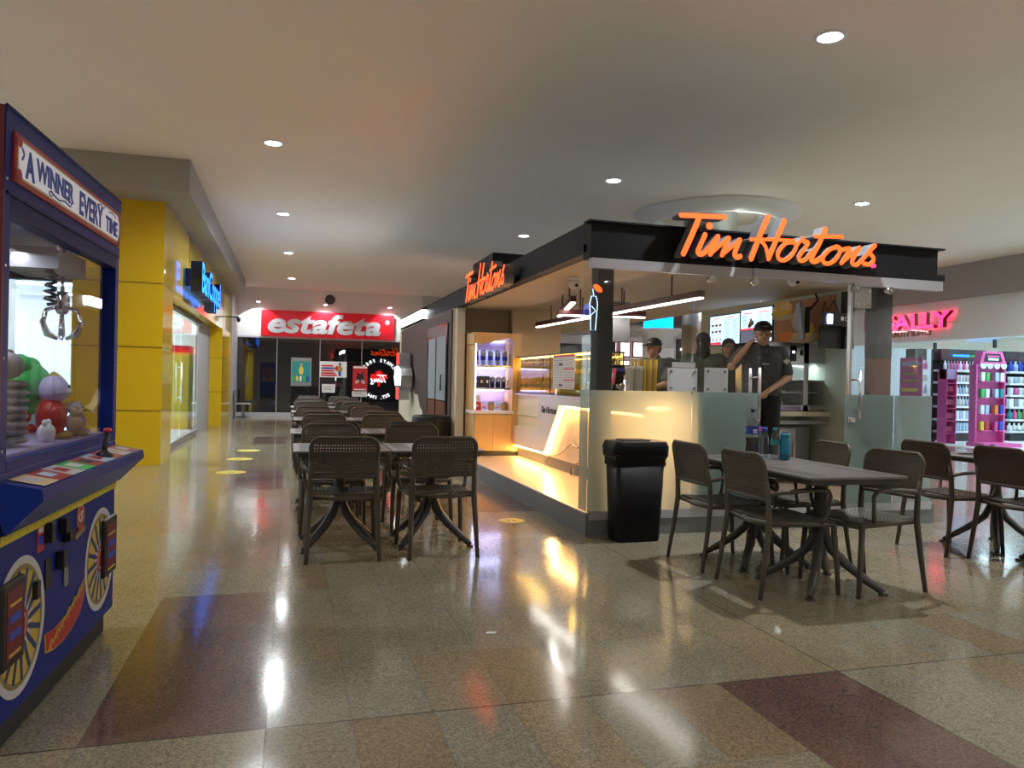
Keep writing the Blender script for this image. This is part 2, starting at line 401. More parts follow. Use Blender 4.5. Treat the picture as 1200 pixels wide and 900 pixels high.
    def build(s, name, m=None, parent=None, loc=None, rz=None, **tags):
        me = bpy.data.meshes.new(name); bmesh.ops.recalc_face_normals(s.bm, faces=s.bm.faces[:]); s.bm.to_mesh(me); s.bm.free()
        ms = s.mats if s.mats else [m]
        for q in ms: me.materials.append(M[q if q else m])
        o = bpy.data.objects.new(name, me); C.objects.link(o)
        if parent: o.parent = parent
        if loc: o.location = loc
        if rz is not None: o.rotation_euler = (0, 0, rz)
        for k, v in tags.items(): o[k] = v
        return o
def thing(name, label, cat, loc=(0, 0, 0), rz=0, group=None):
    o = bpy.data.objects.new(name, None); C.objects.link(o); o.empty_display_size = 0.1
    o.location = loc; o.rotation_euler = (0, 0, rz); o['label'] = label; o['category'] = cat
    if group: o['group'] = group
    return o
def tag(o, label, cat, group=None, kind=None):
    o['label'] = label; o['category'] = cat
    if group: o['group'] = group
    if kind: o['kind'] = kind
    return o
def struct(o): o['kind'] = 'structure'; return o
def kids(o, allo): return [c for c in allo if c.parent == o]
def dup(root, loc, rz=None, label=None, group=None):
    def cp(o, par):
        c = o.copy(); C.objects.link(c); c.parent = par
        for k in o.children: cp(k, c)
        return c
    r = cp(root, None); r.location = loc
    if rz is not None: r.rotation_euler = (0, 0, rz)
    if label: r['label'] = label
    if group: r['group'] = group
    return r
def text(name, body, size, m, parent=None, loc=(0, 0, 0), rz=0, ext=0.004, shear=0.0, off=0.0, align='LEFT', sx=1.0, face=True, side=None):
    c = bpy.data.curves.new(name, 'FONT'); c.body = body; c.size = size; c.extrude = ext; c.shear = shear; c.offset = off
    c.align_x = align; c.resolution_u = 4
    t = bpy.data.objects.new('tmp', c); C.objects.link(t)
    dg = bpy.context.evaluated_depsgraph_get(); me = bpy.data.meshes.new_from_object(t.evaluated_get(dg)); C.objects.unlink(t)
    bpy.data.objects.remove(t)
    me.transform(Matrix.Diagonal((sx, 1, 1, 1))); me.transform(Rx(PI/2))
    me.materials.clear(); me.materials.append(M[m])
    if side:
        me.materials.append(M[side])
        for p in me.polygons:
            if abs(p.normal.y) < 0.5: p.material_index = 1
    me.name = name
    o = bpy.data.objects.new(name, me); C.objects.link(o); o.location = loc; o.rotation_euler = (0, 0, rz)
    if parent: o.parent = parent
    return o
# ------------------------------------------------------------------ setting
CZ = 4.1
struct(MB().box(-12, 24, -14, 26, -0.05, 0.0).build('floor', 'terrazzo'))
struct(MB().box(-12, 24, -14, 26, CZ, CZ+0.1).build('ceiling', 'ceiling_paint'))
b = MB()   # far wall: estafeta bay below a white bulkhead
b.box(-1.75, 4.25, 25.8, 26.0, 2.55, CZ, 'wall_white').box(3.6, 4.25, 25.8, 26.0, 0, 2.55, 'wall_white')
b.box(4.25, 24, 25.9, 26.0, 0, CZ, 'wall_grey')
struct(b.build('wall_back'))
struct(MB().box(-12, 24, -14.1, -14, 0, CZ).build('wall_front', 'wall_grey'))
struct(MB().box(-12.1, -12, -14, 26, 0, CZ).build('wall_left', 'wall_grey'))
struct(MB().box(-1.95, -1.62, 23.3, 25.9, 0, CZ).build('column_left', 'header_grey'))
struct(MB().box(-3.6, -1.32, 10.93, 24.0, 3.66, CZ).box(-12, -3.6, 10.93, 12.2, 3.66, CZ).build('trim_1', 'header_grey'))
# yellow shop: pier on the corner, fascia over both openings
X0 = -1.72
b = MB()
b.box(-2.85, X0, 11.62, 12.55, 0, 3.66, 'yellow_panel')
b.box(X0, X0+0.004, 11.62, 12.55, 0, 3.66, 'yellow_side')
b.box(-2.0, X0, 12.55, 23.3, 2.46, 3.66, 'yellow_side')
b.box(-1.97, X0+.07, 20.5, 23.3, 0, 2.46, 'yellow_panel')
b.box(-1.97, X0+.03, 12.55, 23.3, 2.455, 2.46, 'yellow_panel')
for z in (0.75, 1.63, 2.52): b.box(-2.86, X0+0.006, 11.612, 12.55, z, z+0.012, 'panel_joint')
for y in (14.4, 16.8, 19.3, 21.6): b.box(X0, X0+0.006, y, y+0.015, 2.46, 3.66, 'panel_joint')
for z in (0.85, 1.7): b.box(-1.975, X0+0.074, 20.49, 22.2, z, z+0.012, 'panel_joint')
b.box(-12, -2.85, 11.62, 11.8, 2.85, 3.66, 'yellow_panel').box(-12, -2.85, 11.62, 11.8, 2.5, 2.85, 'black_matte')
struct(b.build('wall_yellow_shop'))
b = MB()
b.box(-12, -1.9, 23.2, 23.3, 0, 3.4, 'shop_white').box(-12, -11.9, 11.8, 23.2, 0, 3.4, 'shop_white')
b.box(-12, -2.0, 11.85, 23.2, 3.3, 3.4, 'shop_white').box(-12, -2.0, 11.85, 23.2, 0.0, 0.02, 'shop_white')
b.box(-1.99, -1.94, 18.0, 20.5, 0, 2.46, 'shop_grey')
for x in (-5.2, -8.2): b.box(x-0.18, x+0.18, 16.2, 16.6, 0, 3.3, 'shop_white')
struct(b.build('wall_shop_interior'))
n = 0
for x in (-3.6, -5.4, -7.4, -9.6):
    for y in (13.0, 15.0, 17.2, 19.6, 22.0):
        o = MB().box(x-0.6, x+0.6, y-0.13, y+0.13, 3.24, 3.298, 'shop_light').box(x-0.63, x+0.63, y-0.16, y+0.16, 3.27, 3.3, 'white').build('ceiling_light')
        tag(o, 'long white ceiling light panel inside the yellow shop', 'light', 'light panels inside the yellow shop')
# shop glass door and front glazing
t = thing('glass_door', 'frameless glass shop door in the yellow shopfront with a grey floor rail', 'door', (-1.955, 12.6, 0))
MB().box(0, 0.012, 0.05, 2.66, 0.1, 2.4).build('glass_pane', 'glass_blue', t); MB().box(0, 0.012, 2.72, 5.3, 0.1, 2.4).build('glass_pane', 'glass_blue', t)
MB().box(-0.03, 0.04, 0.05, 5.3, 0.0, 0.1, bev=0.006).build('bottom_rail', 'brushed', t)
MB().box(-0.04, 0.05, 0.0, 5.7, 2.4, 2.46).build('top_track', 'black', t)
MB().box(-0.012, 0.03, 0.35, 1.3, 1.02, 1.22).build('notice_strip', 'lilac', t)
MB().cyl((0.06, 2.5, 0.75), (0.06, 2.5, 1.5), 0.015).cyl((0.0, 2.5, 0.85), (0.06, 2.5, 0.85), 0.01).cyl((0.0, 2.5, 1.4), (0.06, 2.5, 1.4), 0.01).build('handle', 'steel', t)
t = thing('shop_window', 'tall glass shop window facing the claw machine', 'window', (-12, 11.7, 0))
MB().box(0, 9.15, 0, 0.012, 0.08, 2.5).build('glass_pane', 'glass_blue', t)
MB().box(0, 9.15, -0.02, 0.03, 0, 0.08).build('bottom_rail', 'brushed', t)
for k in range(4): MB().box(1.8*k+1.7, 1.8*k+1.73, -0.01, 0.02, 0.08, 2.5).build('mullion', 'brushed', t)
# things inside the yellow shop
def display_shelf(x, y, rz, label, cols, h=1.7, wd=0.9, frame='yellow', levels=4):
    t = thing('display_shelf', label, 'shelf', (x, y, 0.02), rz)
    f = MB().box(-wd/2, wd/2, 0.16, 0.2, 0, h)
    for s in (-1, 1): f.box(s*wd/2-0.02, s*wd/2+0.02, -0.2, 0.2, 0, h)
    f.build('frame', frame, t)
    for k in range(levels):
        MB().box(-wd/2+.02, wd/2-.02, -0.2, 0.16, 0.12+k*h/levels, 0.15+k*h/levels).build('shelf_board', frame, t)
    MB().box(-wd/2, wd/2, -0.2, 0.2, h, h+0.16).build('header_board', cols[0], t)
    return t
def fill_shelf(x, y, z, rz, kind, label, cat, grp, m, n, pitch, levels, h, lift):
    for k in range(levels):
        for q in range(n):
            dx = (q-(n-1)/2)*pitch; c, s_ = math.cos(rz), math.sin(rz)
            mm = m[(q+k*2+q//3) % len(m)]
            key = kind+mm
            if key not in PROTO:
                pb = MB()
                if kind in ('bottle', 'spray_bottle'): pb.lathe([(pitch*.36, 0), (pitch*.38, h*.62), (pitch*.2, h*.74), (pitch*.15, h*.78), (pitch*.15, h)], seg=8)
                elif kind == 'jar': pb.lathe([(pitch*.4, 0), (pitch*.42, h*.7), (pitch*.44, h*.72), (pitch*.44, h)], seg=10)
                else: pb.box(-pitch*.42, pitch*.42, -0.05, 0.05, 0, h, bev=0.004)
                o = pb.build(kind, mm); PROTO[key] = o
            else:
                o = PROTO[key].copy(); C.objects.link(o)
            o.location = (x+dx*c, y+dx*s_, z+k*lift); o.rotation_euler = (0, 0, rz)
            tag(o, label, cat, grp)
PROTO = {}
display_shelf(-2.42, 19.3, -PI/2, 'yellow cardboard display stand seen behind the glass shop door', ['red'], 1.75, 0.8)
for k in range(4): fill_shelf(-2.47, 19.3, 0.17+k*0.4375, -PI/2, 'carton', 'small boxed good on the yellow display stand', 'box', 'boxes on the yellow display stand', ['orange', 'red', 'white'], 4, 0.17, 1, 0.24, 0.3)
display_shelf(-2.75, 17.2, -PI/2, 'dark shelf of goods just inside the glass shop door', ['red'], 1.5, 0.8, 'shop_grey')
for k in range(4): fill_shelf(-2.75, 17.2, 0.17+k*0.375, -PI/2, 'bottle', 'dark bottle on the shelf inside the glass shop door', 'bottle', 'bottles inside the glass shop door', ['grey', 'white', 'blue'], 5, 0.13, 1, 0.22, 0.3)
def car(x, y):
    t = thing('toy_car_display', 'white toy car display inside the bright shop behind the claw machine', 'toy', (x, y, 0.02), 0.15)
    MB().prism([(-1.3, .3), (-1.35, .75), (-1.1, .95), (-.6, 1.0), (-.25, 1.35), (.6, 1.38), (1.0, 1.0), (1.35, .9), (1.4, .3)], -0.6, 0.6).build('body', 'shop_white', t)
    MB().prism([(-.5, 1.02), (-.2, 1.28), (.12, 1.3), (.12, 1.02)], -0.61, 0.61).prism([(.2, 1.02), (.2, 1.3), (.55, 1.3), (.85, 1.02)], -0.61, 0.61).build('side_window', 'shop_grey', t)
    for px in (-.85, .9):
        for py in (-.55, .55): MB().cyl((px, py-.08, .3), (px, py+.08, .3), .3, seg=20).build('wheel', 'black_matte', t)
car(-5.5, 14.6)
for k, (x, y, c1, c2) in enumerate([(-3.9, 12.6, 'blue', 'orange'), (-4.9, 12.7, 'orange', 'yellow'), (-6.3, 12.8, 'white', 'red'), (-7.6, 12.9, 'blue', 'white')]):
    display_shelf(x, y, 0, ['low counter with an orange header', 'low counter with a yellow crate line', 'white low counter', 'low counter furthest left'][k]+' inside the yellow shop window', [c1], 0.95, 0.85, 'shop_white', 2)
    fill_shelf(x, y, 1.13, 0, 'carton', 'boxed good on a low counter in the yellow shop', 'box', 'boxes on the low shop counters', [c2, 'white', 'grey'], 4, 0.2, 1, 0.22, 0.3)
# blue sign on the yellow wall
t = thing('illuminated_sign', 'blue lettered shop sign mounted on the yellow wall', 'sign', (X0+0.20, 13.65, 2.66), PI/2)
text('lettering', 'BanCoppel', 0.70, 'sign_blue', t, (0, 0, 0), 0, 0.09, off=0.012, sx=1.12, side='sign_navy')
MB().box(0.1, 4.0, 0.08, 0.12, 0.1, 0.16).box(0.3, 0.36, 0.1, 0.2, 0.1, 0.4).box(3.9, 3.96, 0.1, 0.2, 0.1, 0.4).build('bracket', 'sign_navy', t)
def cctv(loc, label, rz=0, m='black', body='dome', tilt=0.5):
    t = thing('security_camera', label, 'camera', loc, rz)
    MB().lathe([(0.055, 0), (0.06, -0.02), (0.05, -0.035)], seg=16).build('mount', m, t)
    MB().lathe([(0.05, -0.03), (0.052, -0.07), (0.038, -0.11), (0.012, -0.125)], seg=16).build('body', m, t)
    MB().ball((0.02, -0.045, -0.09), 0.018, 'black_gloss').build('lens', None, t)
    return t
cctv((X0+0.3, 22.9, 2.9), 'black security camera on the corner of the yellow shop')
MB().box(X0, X0+0.3, 22.86, 22.94, 2.9, 2.93)  .build('wall_bracket', 'black', bpy.data.objects['security_camera'], (-(X0+0.3), -22.9, -2.9))

# ------------------------------------------------------------------ estafeta shopfront
t = thing('shopfront', 'dark glazed parcel shopfront on the far wall', 'shopfront', (-1.75, 25.78, 0))
for k in range(4): MB().box(k*1.34, k*1.34+1.32, 0, 0.03, 0.12, 2.53).build('glass_pane', 'dark_glass', t)
f = MB().box(0, 5.38, -0.03, 0.05, 0, 0.12).box(0, 5.38, -0.03, 0.05, 2.5, 2.55)
for k in range(1, 4): f.box(k*1.34-0.02, k*1.34, -0.012, 0.03, 0.12, 2.5)
f.build('frame', 'rail', t)
t = thing('illuminated_sign', 'red sign board with silver italic lettering on the far wall', 'sign', (-0.92, 25.76, 2.56))
MB().box(0, 4.2, -0.14, 0.04, 0.0, 0.83, bev=0.01).build('sign_board', 'est_red', t)
text('lettering', 'estafeta', 0.86, 'est_silver', t, (0.15, -0.17, 0.14), 0, 0.025, 0.22, 0.03, sx=1.33)
MB().disc(3.98, 0.57, 0.07, -0.15, 'est_silver', r0=0.055).build('registered_ring', None, t)
text('registered_mark', 'R', 0.1, 'est_silver', t, (3.95, -0.15, 0.54), 0, 0.003)
for k in range(3):
    o = thing('spot_lamp', ['small spot lamp over the left end of the red sign', 'small spot lamp over the middle of the red sign', 'small spot lamp over the right end of the red sign'][k], 'lamp', (-1.0+2.05*k, 25.35, 3.62))
    MB().box(-0.015, 0.015, 0, 0.4, -0.015, 0.015).build('arm', 'white', o)
    MB().lathe([(0.06, -0.02), (0.045, 0.05)], 'white', seg=12).lathe([(0.05, -0.022), (0.05, -0.02)], 'lens', seg=12).build('lamp_head', None, o)
    l = bpy.data.lights.new('sign_spot', 'SPOT'); l.energy = 45; l.spot_size = 1.9; l.color = (0.9, 0.97, 1); l.shadow_soft_size = 0.05
    lo = bpy.data.objects.new('sign_spot', l); C.objects.link(lo); lo.parent = o; lo.location = (0, 0, -0.04); lo.rotation_euler = (0.35, 0, 0)
t = thing('wall_speaker', 'round black grille speaker high on the far wall', 'speaker', (1.21, 25.8, 3.82))
MB().lathe([(0.16, 0), (0.16, 0.05), (0.14, 0.07)], 'black', T=Rx(PI/2)).build('housing', None, t)
g = MB()
for r in (0.03, 0.06, 0.09, 0.12): g.disc(0, 0, r, -0.073, 'grey', r0=r-0.006)
g.build('grille', None, t)
def poster(name, x, z, wd, ht, m, label, art):
    t = thing(name, label, 'poster', (x, 25.765, z))
    MB().box(0, wd, -0.006, 0.006, 0, ht).build('sheet', m, t)
    a = MB(); art(a); a.build('print', None, t); return t
def art_soccer(a):
    a.box(0.04, 0.6, -0.009, -0.006, 0.12, 0.8, 'teal').ball((0.32, -0.008, 0.5), (0.08, 0.004, 0.14), 'yellow').ball((0.32, -0.008, 0.68), (0.045, 0.004, 0.05), 'skin')
    for k in range(5): a.box(0.05+k*.11, 0.12+k*.11, -0.012, -0.006, 0.16, 0.32, ['green', 'yellow', 'white', 'green', 'blue'][k])
    a.box(0.05, 0.22, -0.012, -0.006, 0.03, 0.07, 'grey').box(0.35, 0.58, -0.012, -0.006, 0.03, 0.07, 'grey')
def art_promo(a):
    for k, (z, m, l) in enumerate([(0.38, 'red', .38), (0.30, 'blue', .42), (0.22, 'red', .40), (0.14, 'red', .44), (0.07, 'red', .5)]): a.box(0.05, 0.05+l, -0.01, -0.006, z-.025, z+.025, m)
    a.ball((0.64, -0.009, 0.44), (0.04, .003, .045), 'hair').ball((0.64, -0.009, 0.28), (0.09, .003, .12), 'gold').box(0.60, 0.68, -0.011, -0.006, 0.05, 0.2, 'blue').ball((0.55, -0.008, 0.30), (0.07, .003, .08), 'red')
def art_red(a):
    a.ball((0.24, -0.009, 0.42), (0.12, .003, .12), 'black').prism([(.13, .5), (.16, .62), (.22, .53)], -0.012, -0.006, 'black').prism([(.26, .53), (.32, .62), (.35, .5)], -0.012, -0.006, 'black')
    for s in (-1, 1):
        for k in range(3): a.stroke([(0.24+s*.04, .36-k*.04), (0.24+s*.15, .30-k*.03)], 0.02, -0.013, -0.006, 'white', smooth=False)
    a.box(.02, .46, -.01, -.006, .74, .8, 'white').box(.04, .44, -.01, -.006, .02, .06, 'white')
poster('poster', 0.02, 0.98, 0.64, 0.92, 'grey', 'green and yellow poster left on the dark shopfront glass', art_soccer)
poster('poster', 0.92, 1.28, 0.86, 0.52, 'white', 'white landscape notice with red lines on the dark shopfront', art_promo)
poster('poster', 1.98, 0.86, 0.48, 0.82, 'red', 'red poster with a dark animal face on the dark shopfront', art_red)
def art_doc(a):
    a.box(.05, .3, -.01, -.006, .1, .12, 'grey').box(.05, .34, -.01, -.006, .17, .19, 'grey')
poster('notice', 1.0, 0.78, 0.42, 0.28, 'white', 'small white notice below the landscape notice on dark glass', art_doc)
poster('notice', 1.97, 0.66, 0.48, 0.18, 'white', 'white strip notice under the red animal poster', art_doc)
# waiting bench near the dark shopfront
t = thing('waiting_bench', 'dim metal waiting bench against the far left wall', 'bench', (-1.35, 24.6, 0), PI/2)
for x in (-0.5, 0.0): MB().box(x, x+0.46, -0.22, 0.22, 0.42, 0.45, bev=0.008).build('seat', 'brushed', t)
for x in (-0.5, 0.0): MB().box(x, x+0.46, 0.2, 0.23, 0.5, 0.85, bev=0.008).build('backrest', 'brushed', t)
MB().box(-0.5, 0.46, -0.02, 0.02, 0.38, 0.42).build('beam', 'grey', t)
for x in (-0.4, 0.36): MB().box(x, x+0.04, -0.2, 0.2, 0, 0.03).box(x, x+0.04, -0.02, 0.02, 0, 0.4).build('leg', 'grey', t)

# sign on the wall behind the camera (seen mirrored in the dark glass)
t = thing('illuminated_sign', 'red store name sign mirrored in the dark shopfront glass', 'sign', (5.3, -13.9, 2.9), PI)
text('lettering', 'Sears', 0.95, 'sign_red', t, (0, 0, 0), 0, 0.05, off=0.03)

# ------------------------------------------------------------------ ceiling: downlights, round column with cove
def downlight(x, y, label, grp=None, on=True):
    t = thing('ceiling_downlight', label, 'light', (x, y, CZ), 0, grp)
    MB().lathe([(0.125, 0.0), (0.125, -0.012), (0.095, -0.016), (0.095, -0.0)], 'white', seg=24, caps=False).build('trim_ring', None, t)
    MB().lathe([(0.093, -0.004), (0.093, -0.006)], seg=24).build('lens', 'lens', t)
    l = bpy.data.lights.new('downlight', 'AREA'); l.shape = 'DISK'; l.size = 0.18; l.energy = DOWN_W; l.color = (0.93, 0.97, 1.0); l.spread = 2.6
    lo = bpy.data.objects.new('downlight', l); C.objects.link(lo); lo.parent = t; lo.location = (0, 0, -0.02)
for x, y, la in [(4.13, 5.26, 'round ceiling downlight nearest the camera, top right'), (-0.25, 9.77, 'round ceiling downlight above the gap before the chairs'),
                 (4.28, 9.92, 'round ceiling downlight over the middle of the kiosk roof'), (8.35, 9.82, 'round ceiling downlight right of the orange roof sign'),
                 (-0.17, 13.93, 'second ceiling downlight along the left aisle'), (4.30, 14.27, 'ceiling downlight above the side roof sign'),
                 (-0.09, 18.27, 'third ceiling downlight along the left aisle'), (-0.01, 22.94, 'ceiling downlight furthest away before the red sign')]:
    downlight(x, y, la)
for x, y in [(8.4, 0.9), (12.6, 5.3), (-4.6, 5.3), (-4.6, 0.9), (-9, 5.3), (-9, 0.9), (12.6, 0.9), (-0.2, -3.5), (4.2, -3.5), (8.4, -3.5), (-4.6, -3.5), (12.6, -3.5), (-9, -3.5), (-0.2, -8), (4.2, -8), (8.4, -8), (-4.6, -8), (8.4, 5.3), (18.0, 0.9), (13.2, 21.0), (12.7, 9.8), (8.4, 14.2)]:  # unseen downlights continuing the ceiling grid, added to brighten ceiling and facade
    downlight(x, y, 'unseen round ceiling downlight added to lift the bounce light', 'added unseen downlights')
t = thing('ceiling_cove', 'round recessed ceiling cove around the silver column', 'ceiling feature', (6.75, 11.35, CZ))
MB().lathe([(1.35, -0.005), (1.32, -0.05), (1.05, -0.16), (0.98, -0.16), (0.98, -0.005)], seg=48, caps=False).build('ring', 'white', t)
l = bpy.data.lights.new('cove_light', 'POINT'); l.energy = 5; l.color = (0.85, 1, 0.9); l.shadow_soft_size = 0.1
lo = bpy.data.objects.new('cove_light', l); C.objects.link(lo); lo.parent = t; lo.location = (0.0, -0.75, -0.28)
struct(MB().lathe([(0.43, 0), (0.43, CZ)], seg=40, T=Tr(6.65, 11.35, 0)).build('column_round', 'brushed'))

# ------------------------------------------------------------------ beauty shop on the right (facade along x = 14.5)
XS = 14.5
b = MB().box(XS, XS+0.2, -14, 26, 2.43, 3.34, 'wall_cool').box(XS-0.15, XS+0.2, -14, 26, 3.34, CZ, 'header_grey').box(XS, XS+0.2, 17.6, 26, 0, 2.43, 'wall_white').box(XS, XS+0.2, -14, 6, 0, 2.43, 'wall_white')
struct(b.build('wall_right'))
b = MB().box(22, 22.1, 6, 18, 0, 3.2, 'shop_white').box(XS+.2, 22, 17.9, 18, 0, 3.2, 'shop_white').box(XS+.2, 22, 6, 6.1, 0, 3.2, 'shop_white').box(XS+.2, 22, 6, 18, 3.1, 3.2, 'shop_white').box(XS, 22, 6, 18, 0, 0.015, 'shop_white')
b.box(XS+.2, 22, 17.85, 17.9, 2.45, 2.9, 'beige')
struct(b.build('wall_beauty_shop'))
for x in (15.6, 17.6, 19.6):
    for y in (8, 10.5, 13, 15.5):
        o = MB().box(x-0.3, x+0.3, y-0.3, y+0.3, 3.05, 3.095, 'beauty_light').box(x-.33, x+.33, y-.33, y+.33, 3.08, 3.1, 'white').build('ceiling_light')
        tag(o, 'square white ceiling panel inside the beauty shop', 'light', 'ceiling panels in the beauty shop')
t = thing('shop_window', 'frameless glass front of the beauty shop', 'window', (XS+0.05, 6, 0))
for k in range(6):
    MB().box(0, 0.012, k*1.93+.01, k*1.93+1.91, 0.0, 2.43).build('glass_pane', 'glass_blue', t)
for y in (7.0, 8.6): MB().box(-0.03, 0.04, y-.03, y+.03, 0.0, 0.12).box(-0.03, 0.04, y-.02, y+.02, 2.2, 2.38).build('hinge', 'black', t)
t = thing('illuminated_sign', 'red and pink block lettered sign over the beauty shop', 'sign', (XS-0.13, 15.95, 2.73), -PI/2)
text('lettering', 'SALLY', 0.50, 'sign_pink', t, (0, 0, 0), 0, 0.06, off=0.014, sx=1.45, side='deep_red')
text('lettering', 'BEAUTY SUPPLY', 0.17, 'deep_red', t, (0.02, 0.05, -0.17), 0, 0.02, off=0.006, sx=1.12)
MB().box(0, 2.1, 0.06, 0.12, 0.08, 0.11).build('mounting_bar', 'white', t)
def gondola(x0, x1, y, label, ztop=2.28, cols=('lightblue', 'white'), kinds=None, n=14):
    t = thing('display_shelf', label, 'shelf', (x0, y, 0.015))
    wd = x1-x0
    MB().box(0, wd, 0.3, 0.36, 0, ztop).box(0, wd, -0.12, 0.3, 0, 0.18).build('back_panel', 'black_matte', t)
    MB().box(0, wd, 0.05, 0.3, ztop-.28, ztop).build('header_board', 'black', t)
    lv = [0.2, 0.5, 0.82, 1.12, 1.42, 1.72]
    for z in lv: MB().box(0.02, wd-.02, -0.08, 0.3, z, z+0.05).build('shelf_board', 'white', t)
    for k, z in enumerate(lv):
        kd, ms, h = (kinds or [('carton', ['lightblue'], .2), ('carton', ['lightblue', 'lightblue', 'white'], .2), ('bottle', ['white', 'lightblue'], .24), ('bottle', ['lightblue', 'white'], .22), ('jar', ['white', 'cream'], .17), ('bottle', ['white', 'grey', 'pink'], .22)])[k]
        pitch = wd*0.96/n
        fill_shelf(x0+wd/2, y, 0.065+z, 0, kd, f'{kd} on the {["bottom","second","third","fourth","fifth","top"][k]} level of the {label}', 'product', f'{kd}s on the {["bottom","second","third","fourth","fifth","top"][k]} shelf of the {label}', ms, n, pitch, 1, h, 0)
        PROTO.clear()
gondola(15.5, 16.9, 15.3, 'black wall shelf with pale blue products')
gondola(17.55, 19.0, 15.3, 'black wall shelf right of the pink stand', kinds=[('bottle', ['white'], .2), ('bottle', ['teal', 'pink', 'green'], .26), ('carton', ['white', 'grey'], .2), ('jar', ['white', 'pink'], .18), ('jar', ['white', 'lightblue'], .16), ('bottle', ['blue', 'lightblue'], .26)], n=9)
gondola(15.0, 15.35, 15.6, 'narrow shelf left in the beauty shop', n=3)
tt = MB().box(0, 0.5, -0.005, 0, 0, 0.05, 'sign_blue').box(0.5, 0.7, -0.005, 0, 0, 0.05, 'green').build('header_print', None, bpy.data.objects['display_shelf.006'] if 'display_shelf.006' in bpy.data.objects else None, (0.35, 0.04, 2.1))
def pink_stand():
    t = thing('pink_display_stand', 'tall pink slatted promotional stand in the beauty shop', 'display stand', (15.26, 13.75, 0.015), 0); t.scale = (1.15, 1, 1)
    MB().slab([(-.48, -.38), (.48, -.38), (.40, .2), (-.36, .2)], 0, 0.09).build('base', 'pink', t)
    b = MB().box(-.32, .36, 0.1, 0.16, 0.09, 1.85)
    for k in range(22): b.box(-.32, .36, 0.08, 0.1, 0.14+k*.075, 0.175+k*.075)
    b.build('slat_panel', 'magenta', t)
    for s in (-.33, .37): MB().box(s-.02, s+.02, -0.02, 0.16, 0.09, 1.85).build('side_panel', 'pink', t)
    MB().prism([(-.30, 1.85), (-.22, 2.15), (.26, 2.15), (.38, 1.85)], -0.05, 0.14).build('header', 'pink', t)
    MB().prism([(-.20, 1.92), (-.16, 2.1), (.2, 2.1), (.26, 1.92)], -0.06, -0.05, 'black').box(-.12, .18, -0.065, -.06, 2.02, 2.06, 'pink').box(-.1, .16, -0.065, -.06, 1.95, 2.0, 'white').build('header_print', None, t)
    a = MB()
    for k in range(4): a.disc(-.22+k*.17, 1.83, .075, -0.07, 'white', a0=PI, a1=2*PI).box(-.295+k*.17, -.145+k*.17, -.07, .0, 1.82, 1.87, 'white')
    a.build('scalloped_awning', None, t)
    for z in (.35, .72, 1.09, 1.46): MB().box(-.3, -.02, -.12, .08, z, z+.015).box(.06, .34, -.12, .08, z, z+.015).build('shelf_board', 'pink', t)
    q = 0
    for z in (.365, .735, 1.105, 1.475):
        for x in (-.22, -.1, .13, .26):
            m = ['yellow', 'red', 'magenta', 'blue', 'white', 'lightblue', 'orange', 'blue', 'green', 'white', 'lightblue', 'teal', 'white', 'green', 'lightblue', 'white'][q]; q += 1
            o = MB().box(-.05, .05, -.04, .04, 0, .2, bev=.004).build('carton', m); o.location = (15.26+x*1.15, 13.75-.03, z+.015)
            tag(o, 'small colourful boxed product on the pink stand', 'box', 'boxed products on the pink stand')
pink_stand()
t = thing('display_stand', 'narrow pink side stand left of the pale blue products', 'display stand', (14.93, 14.6, .015))
b = MB().box(-.2, .25, .1, .14, 0, 1.9, 'magenta'); t.scale = (.6, 1, .92)
for k in range(5): b.box(-.2, .25, -.12, .1, .25+k*.32, .27+k*.32, 'pink')
b.box(-.22, -.2, -.12, .14, 0, 1.9, 'pink').box(.25, .27, -.12, .14, 0, 1.9, 'pink'); b.build('rack', None, t)
MB().box(-.22, .27, -.1, .1, 1.65, 1.9).build('header_board', 'lilac', t)
for k in range(5): fill_shelf(14.945, 14.59, .285+k*.32, 0, 'carton', 'small box on the narrow pink side stand', 'box', 'boxes on the narrow pink side stand', ['white', 'pink', 'gold'], 4, .062, 1, .13, 0)
PROTO.clear()
t = thing('hanging_sign', 'small dark red square sign with white lettering near the beauty shop', 'sign', (14.36, 16.6, 2.74), 0)
MB().box(-.05, .58, 0, .05, 0, .50).build('board', 'deep_red', t); text('lettering', 'SALLY', .16, 'white', t, (.02, -.005, .27), 0, .003, off=.004, sx=1.1)
MB().box(.2, .26, .01, .04, .5, CZ-2.75).build('hanger', 'grey', t)
t = thing('poster', 'magenta portrait poster in the beauty shop window', 'poster', (XS+0.1, 15.35, 0.6), -PI/2)
MB().box(-0.35, 0.35, -0.01, 0.01, 0, 1.45).build('sheet', 'magenta', t)
MB().box(-.28, .3, -.014, -.01, 1.25, 1.35, 'lilac').box(-.25, .1, -.014, -.01, 1.02, 1.08, 'gold').box(-.25, .28, -.014, -.01, .86, .92, 'gold').box(-.28, .22, -.014, -.01, .62, .7, 'yellow').box(-.02, .3, -.014, -.01, 0, .5, 'white').ball((-.1, -.012, .12), (.16, .003, .3), 'hair').build('print', None, t)
